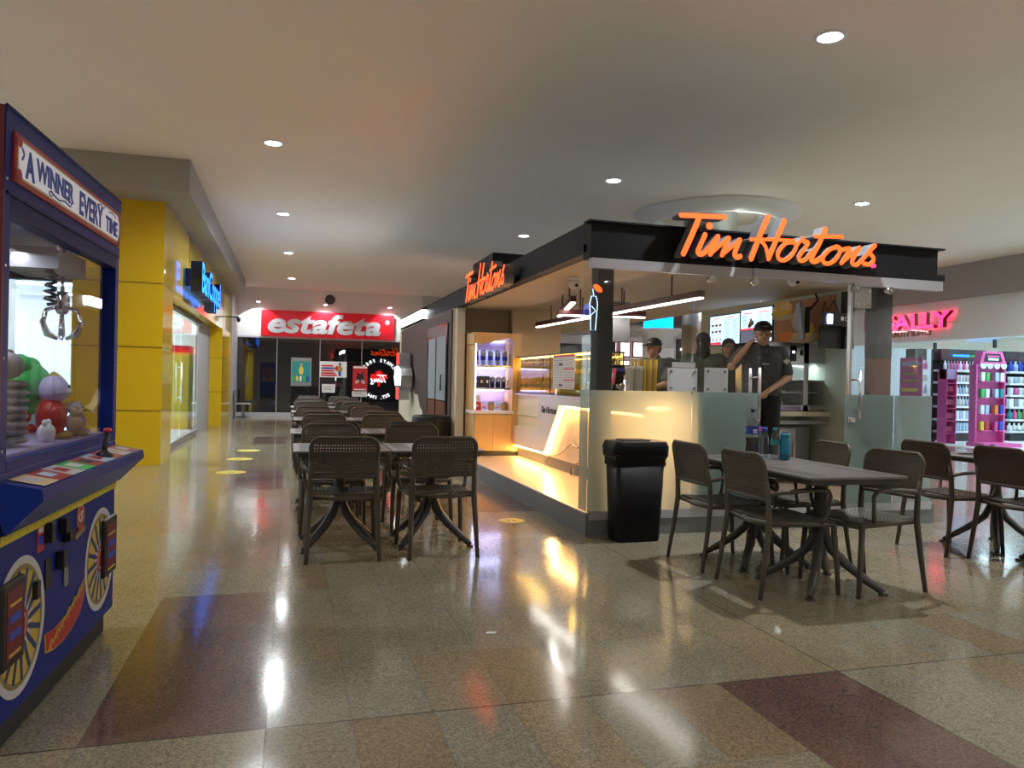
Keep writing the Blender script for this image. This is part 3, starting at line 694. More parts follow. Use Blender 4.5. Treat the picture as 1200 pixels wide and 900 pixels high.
# ------------------------------------------------------------------ kiosk
KX0, KX1, KY0, KY1 = 2.35, 5.87, 5.88, 17.0
PZ = 0.195
K = thing('coffee_kiosk', 'glass fronted coffee kiosk with black roof band on a grey platform', 'kiosk')
b = MB().box(KX0, KX1+.02, KY0, KY1, 0, 0.13, 'base_grey').box(KX0, KX1+.02, KY0, KY1, 0.13, PZ-.01, 'base_grey').box(KX0+.004, KX1+.016, KY0+.004, KY1, PZ-.01, PZ, 'plank')
b.box(KX0-.004, KX0+.012, KY0-.004, KY1, PZ-.012, PZ+.001, 'rail'); b.build('platform', None, K)
MB().box(KX0+.03, KX1-.02, KY0-.01, KY0+.05, 0.135, PZ+.012).build('bottom_channel', 'rail', K)
f = MB()
f.box(KX0, KX1, KY0, KY0+.06, 2.35, 2.59).box(KX0, KX0+.06, KY0+.06, KY1, 2.35, 2.60).box(KX1-.06, KX1, KY0+.06, KY1, 2.35, 2.59)
f.box(KX0+.06, KX1-.06, KY1-.06, KY1, 2.0, 2.59)
f.box(KX0-.03, KX1+.06, KY0-.03, KY0+.1, 2.585, 2.60).box(KX0-.02, KX1+.06, KY0-.03, KY0+.12, 2.285, 2.35).box(KX0-.02, KX0+.1, KY0+.12, KY1, 2.335, 2.42)
f.build('roof_band', 'fascia', K)
MB().box(KX0+.06, KX1-.06, KY0+.06, KY1-.06, 2.34, 2.42).build('soffit', 'kiosk_soffit', K)
MB().box(KX0+.06, KX1-.06, KY0+.06, KY1-.06, 2.42, 2.5).build('roof', 'black_matte', K)
r = MB().box(KX0-.01, 3.84, KY0-.05, KY0+.02, 2.205, 2.285).box(3.84, 4.90, KY0-.07, KY0, 2.215, 2.285).box(4.90, KX1+.02, KY0-.05, KY0+.02, 2.195, 2.285)
r.build('sliding_rail', 'rail', K)
for x0, x1, m in ((2.47, 2.61, 'kiosk_post'), (5.30, 5.47, 'brown_post')):
    MB().box(x0, x1, KY0+.12, KY0+.27, PZ, 2.34, m).build('post', None, K)
MB().box(5.298, 5.472, KY0+.118, KY0+.272, 1.55, 2.34, 'kiosk_post').build('post_cladding', None, K)
MB().box(KX0+.0, KX0+.12, 11.1, 11.25, PZ, 2.34).build('pilaster', 'beige', K)
# glass panels with frosted lower film
def pane(x0, x1, y, parent, name='glass_panel', film=True, z0=PZ+.01, z1=2.21):
    p = MB().box(x0, x1, y, y+.012, z0, z1).build(name, 'glass', parent)
    if film: MB().quad([(x0+.002, y-.002, z0), (x1-.002, y-.002, z0), (x1-.002, y-.002, 1.205), (x0+.002, y-.002, 1.205)]).build('frosted_film', 'frost', p)
    return p
pane(KX0+.012, 3.30, KY0, K); pane(3.305, 3.835, KY0, K)
pane(4.905, 5.40, KY0, K); pane(5.405, KX1-.03, KY0, K)
for y0, y1 in ((5.9, 6.9),): MB().box(KX1-.03, KX1-.018, y0, y1, PZ, 2.34).build('glass_panel', 'glass', K)
p = MB().box(KX0+.012, KX0+.024, KY0+.014, KY0+.20, PZ+.01, 2.30).build('glass_panel', 'glass', K)
MB().quad([(KX0+.010, KY0+.014, PZ+.01), (KX0+.010, KY0+.20, PZ+.01), (KX0+.010, KY0+.20, 1.205), (KX0+.010, KY0+.014, 1.205)]).build('frosted_film', 'frost', p)
# sliding leaves
for x0, x1, hx, la in ((3.35, 3.93, 3.89, 'left'), (4.82, 5.35, 4.93, 'right')):
    d = MB().box(x0, x1, KY0-.045, KY0-.033, PZ+.02, 2.19).build('sliding_door', 'glass', K)
    MB().quad([(x0+.002, KY0-.047, PZ+.02), (x1-.002, KY0-.047, PZ+.02), (x1-.002, KY0-.047, 1.205), (x0+.002, KY0-.047, 1.205)]).build('frosted_film', 'frost', d)
    h = MB()
    for yy in (KY0-.11, KY0+.03):
        h.cyl((hx, yy, 0.98), (hx, yy, 1.42), .013, seg=12)
    for z in (1.06, 1.34): h.cyl((hx, KY0-.11, z), (hx, KY0+.03, z), .008)
    h.build('handle', 'steel', d)
    for xx in (x0+.08, x1-.08): MB().cyl((xx, KY0-.085, 2.165), (xx, KY0-.03, 2.165), .032, 'chrome', 16).cyl((xx, KY0-.09, 2.165), (xx, KY0-.084, 2.165), .014, 'steel', 10).build('roller', None, d)
    lk = MB().box(hx-.09 if la == 'right' else hx-.02, hx-.01 if la == 'right' else hx+.04, KY0-.07, KY0-.02, .955, 1.0, bev=.004).cyl((hx-.05 if la == 'right' else hx+.01, KY0-.085, .977), (hx-.05 if la == 'right' else hx+.01, KY0-.04, .977), .02)
    lk.build('lock', 'steel', d)
MB().box(4.885, 4.91, KY0-.02, KY0+.02, PZ, 2.21).build('door_stop', 'brushed', K)
# rear block of the kiosk and its side wall with door
rb = MB()
rb.slab([(KX0, 11.25), (3.95, 11.25), (KX1-.1, 16.3), (KX1-.1, KY1-.06), (KX0, KY1-.06)], PZ, 2.34, 'tan_wall')
rb.build('storage_wall', None, K)
MB().box(3.20, 3.97, 11.12, 11.25, PZ, 2.34).build('partition', 'tan_wall', K)
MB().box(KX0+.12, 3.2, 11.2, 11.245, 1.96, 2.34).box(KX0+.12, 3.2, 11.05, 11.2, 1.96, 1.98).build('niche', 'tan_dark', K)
# dark wall shape on the beige side wall, with its ragged lower edge
MB().box(KX0-.03, KX0, 11.25, KY1, PZ, 2.34).build('side_panel', 'beige', K)
pts = [(11.25, 2.33), (16.6, 2.30), (16.6, 1.75), (16.1, 1.60), (15.9, 1.35), (15.2, 1.45), (14.9, 1.2), (14.6, 0.98), (14.3, 1.0), (14.0, 0.76), (13.75, 0.72), (13.7, 0.55), (11.25, 0.55)]
MB().prism([(-y, z) for y, z in pts], 0, .02).build('dark_cladding', 'dark_brown', K, (KX0-.055, 0, 0), -PI/2)
sd = MB().box(KX0-.075, KX0-.05, 11.45, 13.2, PZ, 2.14).build('service_door', 'black_gloss', K)
MB().box(KX0-.08, KX0-.075, 11.55, 12.3, .95, 1.95, 'door_film').box(KX0-.08, KX0-.075, 12.4, 13.05, .95, 1.95, 'door_film').build('window_film', None, sd)
MB().box(KX0-.08, KX0-.075, 11.55, 12.3, PZ+.05, .93).box(KX0-.08, KX0-.075, 12.4, 13.05, PZ+.05, .93).build('door_board', 'brown_post', sd)
MB().cyl((KX0-.11, 11.75, 1.1), (KX0-.11, 11.75, 1.35), .012).build('handle', 'black', sd)
# wall carrying the menu screens, along the right side
MB().box(5.80, 5.86, 7.0, 10.1, PZ, 2.34).build('menu_wall', 'wall_sage', K)
MB().box(2.46, 3.0, 11.1, 11.12, 0.0, 0.01).build('floor_trim', 'black', K)

# Tim Hortons lettering, traced pen strokes in metres (x, z)
TIM = [('T', .040, [[3.077, 2.665], [3.484, 2.681]]), ('T', .048, [[3.249, 2.668], [3.178, 2.503], [3.106, 2.35]]), ('i', 0, [[3.341, 2.595]]), ('i', .042, [[3.303, 2.52], [3.255, 2.417], [3.238, 2.375], [3.262, 2.354], [3.303, 2.372], [3.338, 2.413]]), ('m', .036, [[3.338, 2.413], [3.426, 2.516]]), ('m', .042, [[3.423, 2.512], [3.354, 2.36]]), ('m', .034, [[3.361, 2.37], [3.525, 2.51]]), ('m', .042, [[3.525, 2.507], [3.466, 2.361]]), ('m', .034, [[3.473, 2.371], [3.632, 2.498]]), ('m', .042, [[3.632, 2.498], [3.583, 2.378], [3.614, 2.351], [3.639, 2.362]]), ('H', .048, [[3.9, 2.714], [3.827, 2.558], [3.744, 2.348]]), ('H', .044, [[4.061, 2.694], [3.988, 2.528], [3.913, 2.359]]), ('H', .028, [[3.734, 2.509], [3.95, 2.524], [4.165, 2.529]]), ('H', .032, [[3.828, 2.506], [3.88, 2.46], [3.909, 2.358]]), ('o', .036, [[4.152, 2.515], [4.081, 2.502], [4.014, 2.431], [4.007, 2.373], [4.06, 2.352], [4.126, 2.389], [4.173, 2.45], [4.185, 2.501], [4.142, 2.518]]), ('r', .026, [[4.186, 2.481], [4.252, 2.560]]), ('r', .036, [[4.250, 2.556], [4.262, 2.528], [4.305, 2.522], [4.270, 2.47], [4.213, 2.389], [4.236, 2.360], [4.285, 2.378], [4.350, 2.45]]), ('t', .044, [[4.476, 2.652], [4.419, 2.526], [4.34, 2.386], [4.376, 2.363], [4.439, 2.397]]), ('t', .032, [[4.371, 2.581], [4.653, 2.598]]), ('o', .036, [[4.611, 2.505], [4.536, 2.483], [4.468, 2.42], [4.459, 2.369], [4.509, 2.351], [4.578, 2.384], [4.627, 2.447], [4.636, 2.49], [4.595, 2.509]]), ('n', .036, [[4.626, 2.472], [4.737, 2.502], [4.707, 2.452], [4.649, 2.364]]), ('n', .034, [[4.655, 2.372], [4.834, 2.512]]), ('n', .038, [[4.838, 2.515], [4.76, 2.387], [4.801, 2.359], [4.852, 2.393], [4.902, 2.444]]), ('s', .036, [[4.902, 2.444], [5.002, 2.547]]), ('s', .038, [[5.002, 2.544], [4.942, 2.485], [4.989, 2.428], [4.955, 2.374], [4.883, 2.375]])]
def letters(parent, only=None, m='sign_fire', sc=1.0, x0=3.077, z0=2.348, dep=0.10, side='letter_side', name='lettering', sx=1.0):
    b = MB(); k = 0
    for i, (n, wd, pts) in enumerate(TIM):
        if only and i not in only: continue
        P = [((x-x0)*sc*sx, (z-z0)*sc) for x, z in pts]
        yy = -0.0006*i
        if wd == 0: b.prism([(P[0][0]+.03*sc*math.cos(2*PI*q/16), P[0][1]+.03*sc*math.sin(2*PI*q/16)) for q in range(16)], yy, dep, m, None, side)
        else: b.stroke(P, wd*sc, yy, dep, m, side)
    return b.build(name, None, parent)
def roof_sign(loc, rz, label, dep=0.10, sx=1.0, reg=True):
    t = thing('illuminated_sign', label, 'sign', loc, rz)
    letters(t, None, dep=dep, sx=sx)
    if reg: MB().prism([(1.936*sx+.016*math.cos(q*PI/6), .018+.016*math.sin(q*PI/6)) for q in range(12)], 0, .03, 'sign_pink').build('registered_dot', None, t)
    return t
roof_sign((3.077, KY0-.16, 2.348), 0, 'large orange glowing script sign on the front roof band of the kiosk', .12)
s2 = roof_sign((KX0-.16, 9.85, 2.30), -PI/2, 'orange glowing script sign on the left side of the kiosk roof', .10, 1.0, False)
MB().box(-.08, .95, .11, .50, .12, .50).build('back_box', 'fascia', s2)
roof_sign((5.35, KY1+.14, 2.30), PI, 'orange script sign on the rear of the kiosk, seen mirrored in dark glass', .10, 1.0, False)
# round emblem on the rear face, mirrored in the far shopfront
LEAF = [(0, 1), (.12, .78), (.28, .86), (.24, .5), (.42, .68), (.48, .56), (.72, .60), (.66, .38), (.8, .3), (.45, .02), (.5, -.14), (.08, -.12), (.1, -.5), (-.1, -.5), (-.08, -.12), (-.5, -.14), (-.45, .02), (-.8, .3), (-.66, .38), (-.72, .60), (-.48, .56), (-.42, .68), (-.24, .5), (-.28, .86), (-.12, .78)]
t = thing('round_emblem', 'round emblem with red maple leaf seen mirrored in dark glass', 'sign', (3.8, KY1+.03, 1.24), PI)
MB().box(-1.9, 1.4, .0, .03, -1.0, .74).build('backing_panel', 'black_matte', t)
MB().prism([(x*.52, z*.5-.06) for x, z in LEAF], -.02, 0).build('maple_leaf', 'sign_red', t)
q = letters(t, list(range(0, 10)), 'sign_white', .95, 3.35, 2.48, .01, 'white', 'script_lettering'); q.location = (-.05, -.05, 0)
MB().stroke([(.26, -.10), (.36, .02), (.30, -.10), (.36, -.2), (.24, -.2)], .04, -.05, -.03, 'sign_white').build('script_tail', None, t)
for word, r_, a0, st, flip in (('ALWAYS FRESH', .78, 150, -10.9, 1), ('EST. 1964', .88, 238, 8.0, -1)):
    for k, ch in enumerate(word):
        if ch == ' ': continue
        a = math.radians(a0+st*k)
        o = text('ring_letter', ch, .2, 'sign_white', t, (r_*math.cos(a), -.02, r_*math.sin(a)), 0, .004, off=.006, align='CENTER')
        o.rotation_euler = (0, -(a-PI/2) if flip > 0 else -(a+PI/2), 0)
# lit sign panel on the far part of the roof band + hanging double sided sign
t = thing('light_box', 'white lit box on the roof band at the far end of the kiosk', 'sign', (KX0-.05, 16.5, 2.36), -PI/2)
MB().box(0, 2.8, -.05, .04, 0, .16, 'sign_white').box(-.02, 2.82, -.055, .04, .16, .19, 'black').box(-.02, 2.82, -.055, .04, -.02, 0, 'black').build('box', None, t)
t = thing('projecting_sign', 'thick red and white leaf shaped sign standing off the kiosk side wall', 'sign', (KX0-.32, 15.62, 0.86), -PI/2)
OUT = [(.30, 0), (.62, 0), (.66, .2), (.90, .26), (.98, .48), (.84, .62), (.66, .66), (.64, .92), (.32, .92), (.28, .68), (.08, .62), (.0, .44), (.10, .26), (.30, .2)]
MB().prism(OUT, 0, .22).build('casing', 'brushed', t)
MB().prism([(.34, .02), (.60, .02), (.62, .22), (.34, .22)], -.006, 0, 'sign_red').prism([(.34, .70), (.60, .70), (.60, .90), (.36, .90)], -.006, 0, 'sign_red').prism([(.04, .44), (.13, .29), (.88, .29), (.94, .48), (.82, .6), (.64, .64), (.32, .66), (.1, .6)], -.006, 0, 'sign_white').disc(.52, .46, .09, -.009, 'sign_fire').build('lit_face', None, t)
for z in (.3, .6): MB().box(.45, .5, .22, .27, z, z+.05).build('bracket', 'steel', t)
# cameras and sockets under the canopy
t = cctv((2.75, 7.35, 2.34), 'white dome camera under the kiosk canopy', 0, 'white')
t = cctv((4.55, 6.25, 2.34), 'white dome camera behind the kiosk front glass', 0, 'white')

# linear lamps with dark red housings
def linear_lamp(x0, y0, x1, y1, z, label, stems, ht=.075, w2=.03):
    L_ = math.hypot(x1-x0, y1-y0); t = thing('linear_lamp', label, 'lamp', (x0, y0, z), math.atan2(y1-y0, x1-x0))
    MB().box(0, L_, -w2, w2, 0.012, ht).build('housing', 'lamp_red', t)
    MB().box(.01, L_-.01, -w2*.8, w2*.8, 0, .014).build('led_strip', 'led_white', t)
    for k in range(stems):
        q = L_*(k+.5)/stems; MB().cyl((q, 0, ht), (q, 0, 2.345-z), .009, seg=8).build('stem', 'lamp_red', t)
linear_lamp(3.62, 6.3, 3.46, 10.7, 2.06, 'longest dark red linear lamp, running back from the front glass', 4)
linear_lamp(2.95, 8.35, 3.95, 8.15, 2.03, 'dark red linear lamp crossing under the longest one, right of the post', 2)
linear_lamp(2.85, 7.6, 3.3, 9.3, 2.10, 'short dark red linear lamp left of the front post', 2)

# display cabinet at the back left
CX0, CX1, CY = 2.50, 3.19, 11.12
t = thing('display_cabinet', 'tall oak display cabinet with blue lit shelves at the back of the kiosk', 'cabinet', (2.5, 11.05, PZ))
w_ = .70
c = MB().box(0, w_, -.42, .05, .0, .06, 'black').box(0.02, .04, -.40, .04, .06, 1.74, 'oak').box(.58, w_, -.42, .04, .06, 1.76, 'oak').box(0.0, w_, .02, .05, .06, 1.76, 'oak')
c.prism([(0, 1.60), (.16, 1.60), (.55, 1.70), (.58, 1.64), (.58, 1.76), (0, 1.76)], -.42, .03, 'oak').build('body', None, t)
MB().box(.0, .6, -.43, .04, .60, .64, 'white').build('worktop', None, t)
for x0, x1 in ((.03, .30), (.305, .575)):
    MB().box(x0, x1, -.425, -.40, .07, .59).build('door', 'oak', t)
MB().box(.04, .58, -.0, .02, .64, 1.7).build('back_panel', 'lilac', t)
for z in (.95, 1.27): MB().box(.04, .58, -.34, .02, z, z+.02, 'white').box(.04, .58, -.345, -.34, z-.004, z+.024, 'steel').build('shelf_board', None, t)
for z in (.945, 1.265, 1.66): MB().box(.06, .56, -.03, -.01, z-.012, z-.002).build('led_strip', 'led_cool', t)
MB().box(.03, .04, -.41, -.40, .66, 1.68).build('led_strip', 'led_cool', t)
for nm, z, en, cc in (('cabinet_light', 1.2, .9, (.6, .65, 1)), ('cabinet_light', 1.5, .9, (.5, .6, 1)), ('cabinet_light', .88, .7, (.9, .7, .9))):
    l = bpy.data.lights.new(nm, 'AREA'); l.shape = 'RECTANGLE'; l.size = .5; l.size_y = .03; l.energy = en; l.color = cc
    lo = bpy.data.objects.new(nm, l); C.objects.link(lo); lo.parent = t; lo.location = (.3, -.1, z+.04)
def shelf_item(kind, x, z, label, cat, grp, fn):
    key = kind
    if key in PROTO: o = PROTO[key].copy(); C.objects.link(o)
    else: o = fn(); PROTO[key] = o
    o.location = (2.5+x, 11.05-.18, PZ+z); tag(o, label, cat, grp); return o
def f_tumbler(): return MB().lathe([(.03, 0), (.038, .19), (.04, .19), (.038, .21), (.02, .23)], 'lightblue', 16).lathe([(.0385, .08), (.0395, .14)], 'blue', 16, caps=False).build('tumbler')
for k in range(5): shelf_item('tumbler', .09+k*.108, 1.29, 'clear blue lit tumbler on the top shelf of the oak cabinet', 'tumbler', 'tumblers on the top cabinet shelf', f_tumbler)
def f_box(m, n='gift_box'): return MB().box(-.035, .035, -.04, .04, 0, .17, m, bev=.003).box(-.012, .012, -.042, -.04, .07, .11, 'white').build(n)
for k in range(3): shelf_item('gift_box', .085+k*.085, .97, 'black boxed flask on the middle shelf of the oak cabinet', 'box', 'black boxes on the middle cabinet shelf', lambda: f_box('black'))
def f_mug(): return MB().lathe([(.034, 0), (.036, .09)], 'black', 16).lathe([(.036, .09), (.04, .15), (.036, .165)], 'steel', 16).tube([(.036, 0, .04), (.06, 0, .05), (.06, 0, .1), (.036, 0, .11)], .005, 'black', 6).build('travel_mug')
for k in range(3): shelf_item('mug', .34+k*.085, .97, 'steel topped travel mug on the middle shelf of the oak cabinet', 'mug', 'travel mugs on the middle cabinet shelf', f_mug)
def f_red(): return MB().box(-.06, .06, -.04, .04, 0, .12, 'red', bev=.003).box(-.05, .05, -.03, .03, .12, .22, 'cream').disc(0, .07, .02, -.041, 'white').build('straw_box')
shelf_item('straws', .11, .64, 'red and cream box on the worktop of the oak cabinet', 'box', None, f_red)
def f_cup(): return MB().lathe([(.04, 0), (.05, .05), (.05, .10), (.044, .13)], 'grey', 16).lathe([(.052, .02), (.054, .09)], 'gold', 16, caps=False).build('ceramic_jar')
for x in (.33, .52): shelf_item('cup', x, .64, 'grey ceramic jar on the worktop of the oak cabinet', 'jar', 'ceramic jars on the cabinet worktop', f_cup)
def f_card(): return MB().box(-.06, .06, -.01, .0, 0, .13, 'lightblue').box(-.045, .0, -.012, -.01, .06, .11, 'white').box(.01, .04, -.012, -.01, .03, .05, 'red').build('product_card')
for x in (.22, .43): o = shelf_item('card', x, .64, 'pale printed box behind the ceramic jars in the oak cabinet', 'box', 'pale boxes on the cabinet worktop', f_card); o.location.y += .1
PROTO.clear()

# counter with lit plinth and slatted end
t = thing('service_counter', 'white service counter with slatted wood panel edged by warm light', 'counter', (0, 0, PZ))
XF = 3.12; CNT = t
def yz(b, pts, x0, x1, m):   # polygon in (y,z) extruded in x
    return b.prism([(-y, z) for y, z in pts], x0, x1, m, T=Rz(-PI/2))
b = MB().box(XF+.06, 3.80, 6.45, 10.9, 0, .13, 'base_dark'); b.build('plinth', None, t)
b = MB()
yz(b, [(10.95, .16), (10.95, .42), (9.55, .42), (9.55, .89), (8.6, .86), (8.72, .80), (9.25, .20), (9.35, .17)], XF, XF+.04, 'counter_white')
yz(b, [(10.95, .42), (10.95, .90), (10.86, .90), (10.86, .42)], XF, XF+.04, 'counter_white')
b.box(XF, XF+.02, 6.4, 8.72, .79, .87, 'counter_white')
b.build('front_panel', None, t)
text('lettering', 'Tim Hortons', .115, 'black', t, (XF-.004, 9.42, .68), -PI/2, .002, .25, .002)
MB().box(XF+.05, XF+.07, 6.4, 9.7, .13, .80).build('slatted_panel', 'pale_slat', t)
g = MB()
for k in range(52): g.box(XF+.046, XF+.052, 6.45+k*.05, 6.455+k*.05, .14, .79)
g.build('slat_groove', 'tan_wall', t)
MB().box(XF-.01, 3.82, 6.4, 9.55, .87, .91).box(XF, 3.82, 9.55, 10.95, .88, .905).build('countertop', 'counter_white', t)
MB().box(3.76, 3.80, 6.45, 10.95, .0, .87).box(XF, 3.80, 6.40, 6.45, .0, .87).build('back_panel', 'counter_white', t)
led = MB()
led.tube([(XF+.03, 6.45, .775), (XF+.03, 8.66, .775), (XF+.03, 9.22, .20), (XF+.03, 9.34, .155), (XF+.03, 10.9, .145)], .012)
led.build('led_edge', 'led_warm', t)
for (y0, z0, y1, z1, e) in ((6.45, .77, 8.6, .77, 7), (8.7, .70, 9.2, .22, 4.5), (9.4, .13, 10.9, .13, 3.5)):
    l = bpy.data.lights.new('edge_glow', 'AREA'); l.shape = 'RECTANGLE'; L_ = math.hypot(y1-y0, z1-z0); l.size = L_; l.size_y = .03; l.energy = e; l.color = (1, .55, .17)
    lo = bpy.data.objects.new('edge_glow', l); C.objects.link(lo); lo.parent = t; lo.location = (XF-.0, (y0+y1)/2, (z0+z1)/2-.01)
    d = Vector((0, y1-y0, z1-z0)).normalized(); nrm = Vector((-.55, 0, -1)) if z0 != z1 else Vector((-.5, -1, -1)); nrm = (nrm-d*nrm.dot(d)).normalized()
    zz = -nrm; yy = zz.cross(d); lo.rotation_euler = Matrix((d, yy, zz)).transposed().to_euler()
case = MB().box(XF+.05, XF+.06, 9.6, 10.85, .2, .88, 'counter_inner').box(XF+.5, XF+.52, 9.56, 10.86, .42, .88, 'counter_inner').box(XF+.02, XF+.5, 9.56, 10.86, .42, .44, 'counter_inner').build('case_lining', None, t)
for z in (.60,): MB().box(XF+.03, XF+.48, 9.57, 10.85, z, z+.012).build('shelf_board', 'counter_inner', t)
MB().box(XF+.06, XF+.46, 9.6, 10.8, .865, .875).build('led_strip', 'led_warm', t)
tc = thing('glass_display_case', 'tall glass pastry case standing on the service counter', 'display case', (XF, 7.9, PZ+.91))
gm = MB().box(.02, .026, .0, 2.85, 0, .50).box(.45, .456, 0, 2.85, 0, .50).box(.02, .456, 2.85, 2.856, 0, .5).box(.02, .456, 0, .006, 0, .5)
gm.build('glass_pane', 'glass_case', tc)
fr = MB()
for y in (0, 1.25, 2.84): fr.box(.015, .027, y, y+.012, 0, .5).box(.45, .462, y, y+.012, 0, .5)
fr.box(.01, .47, 0, 2.86, .5, .515).box(.01, .47, 0, 2.86, 0, .01); fr.build('frame', 'black', tc)
for z in (.12, .30): MB().box(.06, .42, .05, 2.8, z, z+.012, 'yellow').box(.055, .06, .05, 2.8, z-.035, z+.014, 'gold').build('shelf_board', None, tc)
MB().box(.1, .14, .05, 2.8, .485, .495).build('led_strip', 'led_warm', tc)
l = bpy.data.lights.new('case_light', 'AREA'); l.shape = 'RECTANGLE'; l.size = .1; l.size_y = 2.6; l.energy = 6; l.color = (1, .8, .35)
lo = bpy.data.objects.new('case_light', l); C.objects.link(lo); lo.parent = tc; lo.location = (.24, 1.4, .48)
l = bpy.data.lights.new('case_light', 'AREA'); l.shape = 'RECTANGLE'; l.size = .3; l.size_y = 1.1; l.energy = 3; l.color = (1, .8, .35)
lo = bpy.data.objects.new('case_light', l); C.objects.link(lo); lo.parent = t; lo.location = (XF+.25, 10.2, .86)
def flat_print(name, label, cat, x, y0, y1, z0, z1, draw, m='paper', grp=None):
    o = thing(name, label, cat, (x, y1, z0), -PI/2, grp)
    MB().box(0, y1-y0, -.004, .0, 0, z1-z0).build('sheet', m, o); a = MB(); draw(a, y1-y0, z1-z0); a.build('print', None, o); return o
def draw_menu(a, wd, ht):
    a.box(0, wd, -.007, -.004, ht*.94, ht, 'red').box(wd*.5, wd*.98, -.007, -.004, ht*.56, ht*.60, 'red').box(wd*.5, wd*.98, -.007, -.004, ht*.24, ht*.28, 'red')
    for k in range(12):
        a.box(wd*.04, wd*.46, -.006, -.004, ht*(.04+.072*k), ht*(.055+.072*k), 'grey')
        if k not in (3, 7): a.box(wd*.54, wd*.9, -.006, -.004, ht*(.04+.072*k), ht*(.055+.072*k), 'grey')
    a.box(wd*.3, wd*.46, -.008, -.004, ht*.68, ht*.75, 'black').box(wd*.3, wd*.46, -.008, -.004, ht*.08, ht*.14, 'black')
flat_print('menu_sheet', 'white printed menu sheet taped to the glass pastry case', 'menu', XF+.012, 8.25, 9.0, PZ+.99, PZ+1.40, draw_menu, 'cream')
t = thing('table_card', 'small red card holder beside the pastry case', 'card', (3.2, 7.45, PZ+.91), -PI/2)
MB().box(-.1, .1, .0, .006, .15, .32, T=Rx(-.15)).build('sheet', 'red', t); MB().box(-.04, .04, -.006, -.001, .2, .27, 'white', T=Rx(-.15)).box(-.01, .01, .0, .004, 0, .16, 'steel').build('print', None, t)
t = thing('price_card', 'white card with a dark picture on the service counter', 'card', (3.16, 7.75, PZ+.91), -PI/2)
MB().box(-.18, .2, 0, .01, 0, .17, 'white').box(-.14, .14, -.003, 0, .06, .15, 'grey').box(-.14, -.04, -.003, 0, .01, .05, 'grey').build('sheet', None, t)
MB().box(3.345, 3.36, 5.93, 6.40, 0.0, .99).build('glow_stop_panel', 'counter_white', CNT)  # added partition that blocks the warm glow to its right
MB().box(XF+.02, 3.34, 6.37, 6.395, .84, .855).build('led_strip', 'led_warm', CNT)
l = bpy.data.lights.new('edge_glow', 'AREA'); l.shape = 'RECTANGLE'; l.size = .28; l.size_y = .05; l.energy = 5.0; l.color = (1, .47, .17)
lo = bpy.data.objects.new('edge_glow', l); C.objects.link(lo); lo.parent = CNT; lo.location = (3.14, 6.33, .80); lo.rotation_euler = Vector((-.75, -.6, -.45)).to_track_quat('-Z', 'Y').to_euler()
# till monitor, machines on the back counter
t = thing('till_monitor', 'grey backed till monitor on a stand above the pastry case', 'monitor', (3.62, 8.3, PZ+.91), .1)
MB().box(-.2, .22, 0, .03, .64, 1.12, bev=.01).build('screen_back', 'grey', t); MB().box(-.02, .04, .01, .05, 0, .7).box(-.12, .14, -.08, .14, 0, .02).build('stand', 'black', t)
t = thing('cable', 'red brown cable hanging across the slatted counter panel', 'cable', (XF+.02, 0, PZ))
MB().tube([(0, 8.0, .75), (0, 8.02, .36), (0, 8.15, .33), (0, 8.35, .36), (0, 8.7, .21), (0, 9.15, .13), (0, 9.25, .05)], .007).tube([(0, 8.0, .18), (0, 8.2, .14), (0, 8.33, .08), (0, 8.34, 0)], .006).build('cord', 'lamp_red', t)
# long prep bench behind the front glass (silhouette items)
t = thing('prep_bench', 'white work bench behind the frosted front glass of the kiosk', 'bench', (4.35, 0, PZ))
MB().box(-.02, 1.35, 8.75, 9.35, .86, .90, 'counter_white').box(.0, 1.32, 8.8, 9.3, .0, .86, 'brushed').build('body', None, t)
# oven / warmer by the right wall
t = thing('warming_cabinet', 'stainless countertop warming cabinet with glass front', 'oven', (4.98, 7.35, PZ+.81)); t.scale = (1.28, 1, 1.14); OV = t
W2 = .75; HZ = .66
MB().box(0, .03, 0, .55, 0, HZ).box(.42, .47, 0, .55, 0, HZ).box(0, .74, .52, .55, 0, HZ).box(0, .74, 0, .55, HZ-.20, HZ).box(0, .74, 0, .55, 0, .05).box(.72, .74, 0, .55, 0, HZ).build('casing', 'steel', t)
MB().box(.03, .42, .0, .006, .06, HZ-.21).box(.47, .72, 0, .006, .06, HZ-.21).build('glass_pane', 'glass', t)
for z in (.17, .29): MB().box(.03, .72, .02, .5, z, z+.01).build('shelf_board', 'brushed', t)
MB().box(.28, .34, -.006, 0, HZ-.18, HZ-.03, 'black_gloss').box(.30, .32, -.008, -.006, HZ-.10, HZ-.08, 'led_cool').build('control_panel', None, t)
MB().box(.38, .41, -.006, 0, HZ-.12, HZ-.07).build('switch', 'black', t); MB().ball((.12, -.002, HZ-.12), (.055, .01, .04)).build('vent', 'black', t)
MB().box(.05, .40, -.003, -.001, .005, .045, 'lilac').build('label_strip', None, t)
MB().box(.03, .72, .50, .515, .06, HZ-.21).build('inner_back', 'wall_sage', t)
l = bpy.data.lights.new('oven_light', 'AREA'); l.shape = 'RECTANGLE'; l.size = .6; l.size_y = .1; l.energy = 1.6; l.color = (.85, 1, .95)
lo = bpy.data.objects.new('oven_light', l); C.objects.link(lo); lo.parent = t; lo.location = (.37, .2, HZ-.215)
for k, (x, z) in enumerate([(.18, .18), (.26, .18), (.34, .18), (.20, .06), (.30, .06)]):
    o = MB().ball((0, 0, .02), (.04, .05, .022), 'white').ball((0, 0, .035), (.038, .045, .012), 'cream').build('wrapped_pastry'); o.location = (5.05+x, 7.55, PZ+.81+z+.002)
    tag(o, 'wrapped pastry inside the stainless warming cabinet', 'pastry', 'pastries in the warming cabinet')
t = thing('work_table', 'pale topped steel work table under the warming cabinet', 'table', (4.95, 7.25, PZ)); t.scale = (1.18, 1, 1)
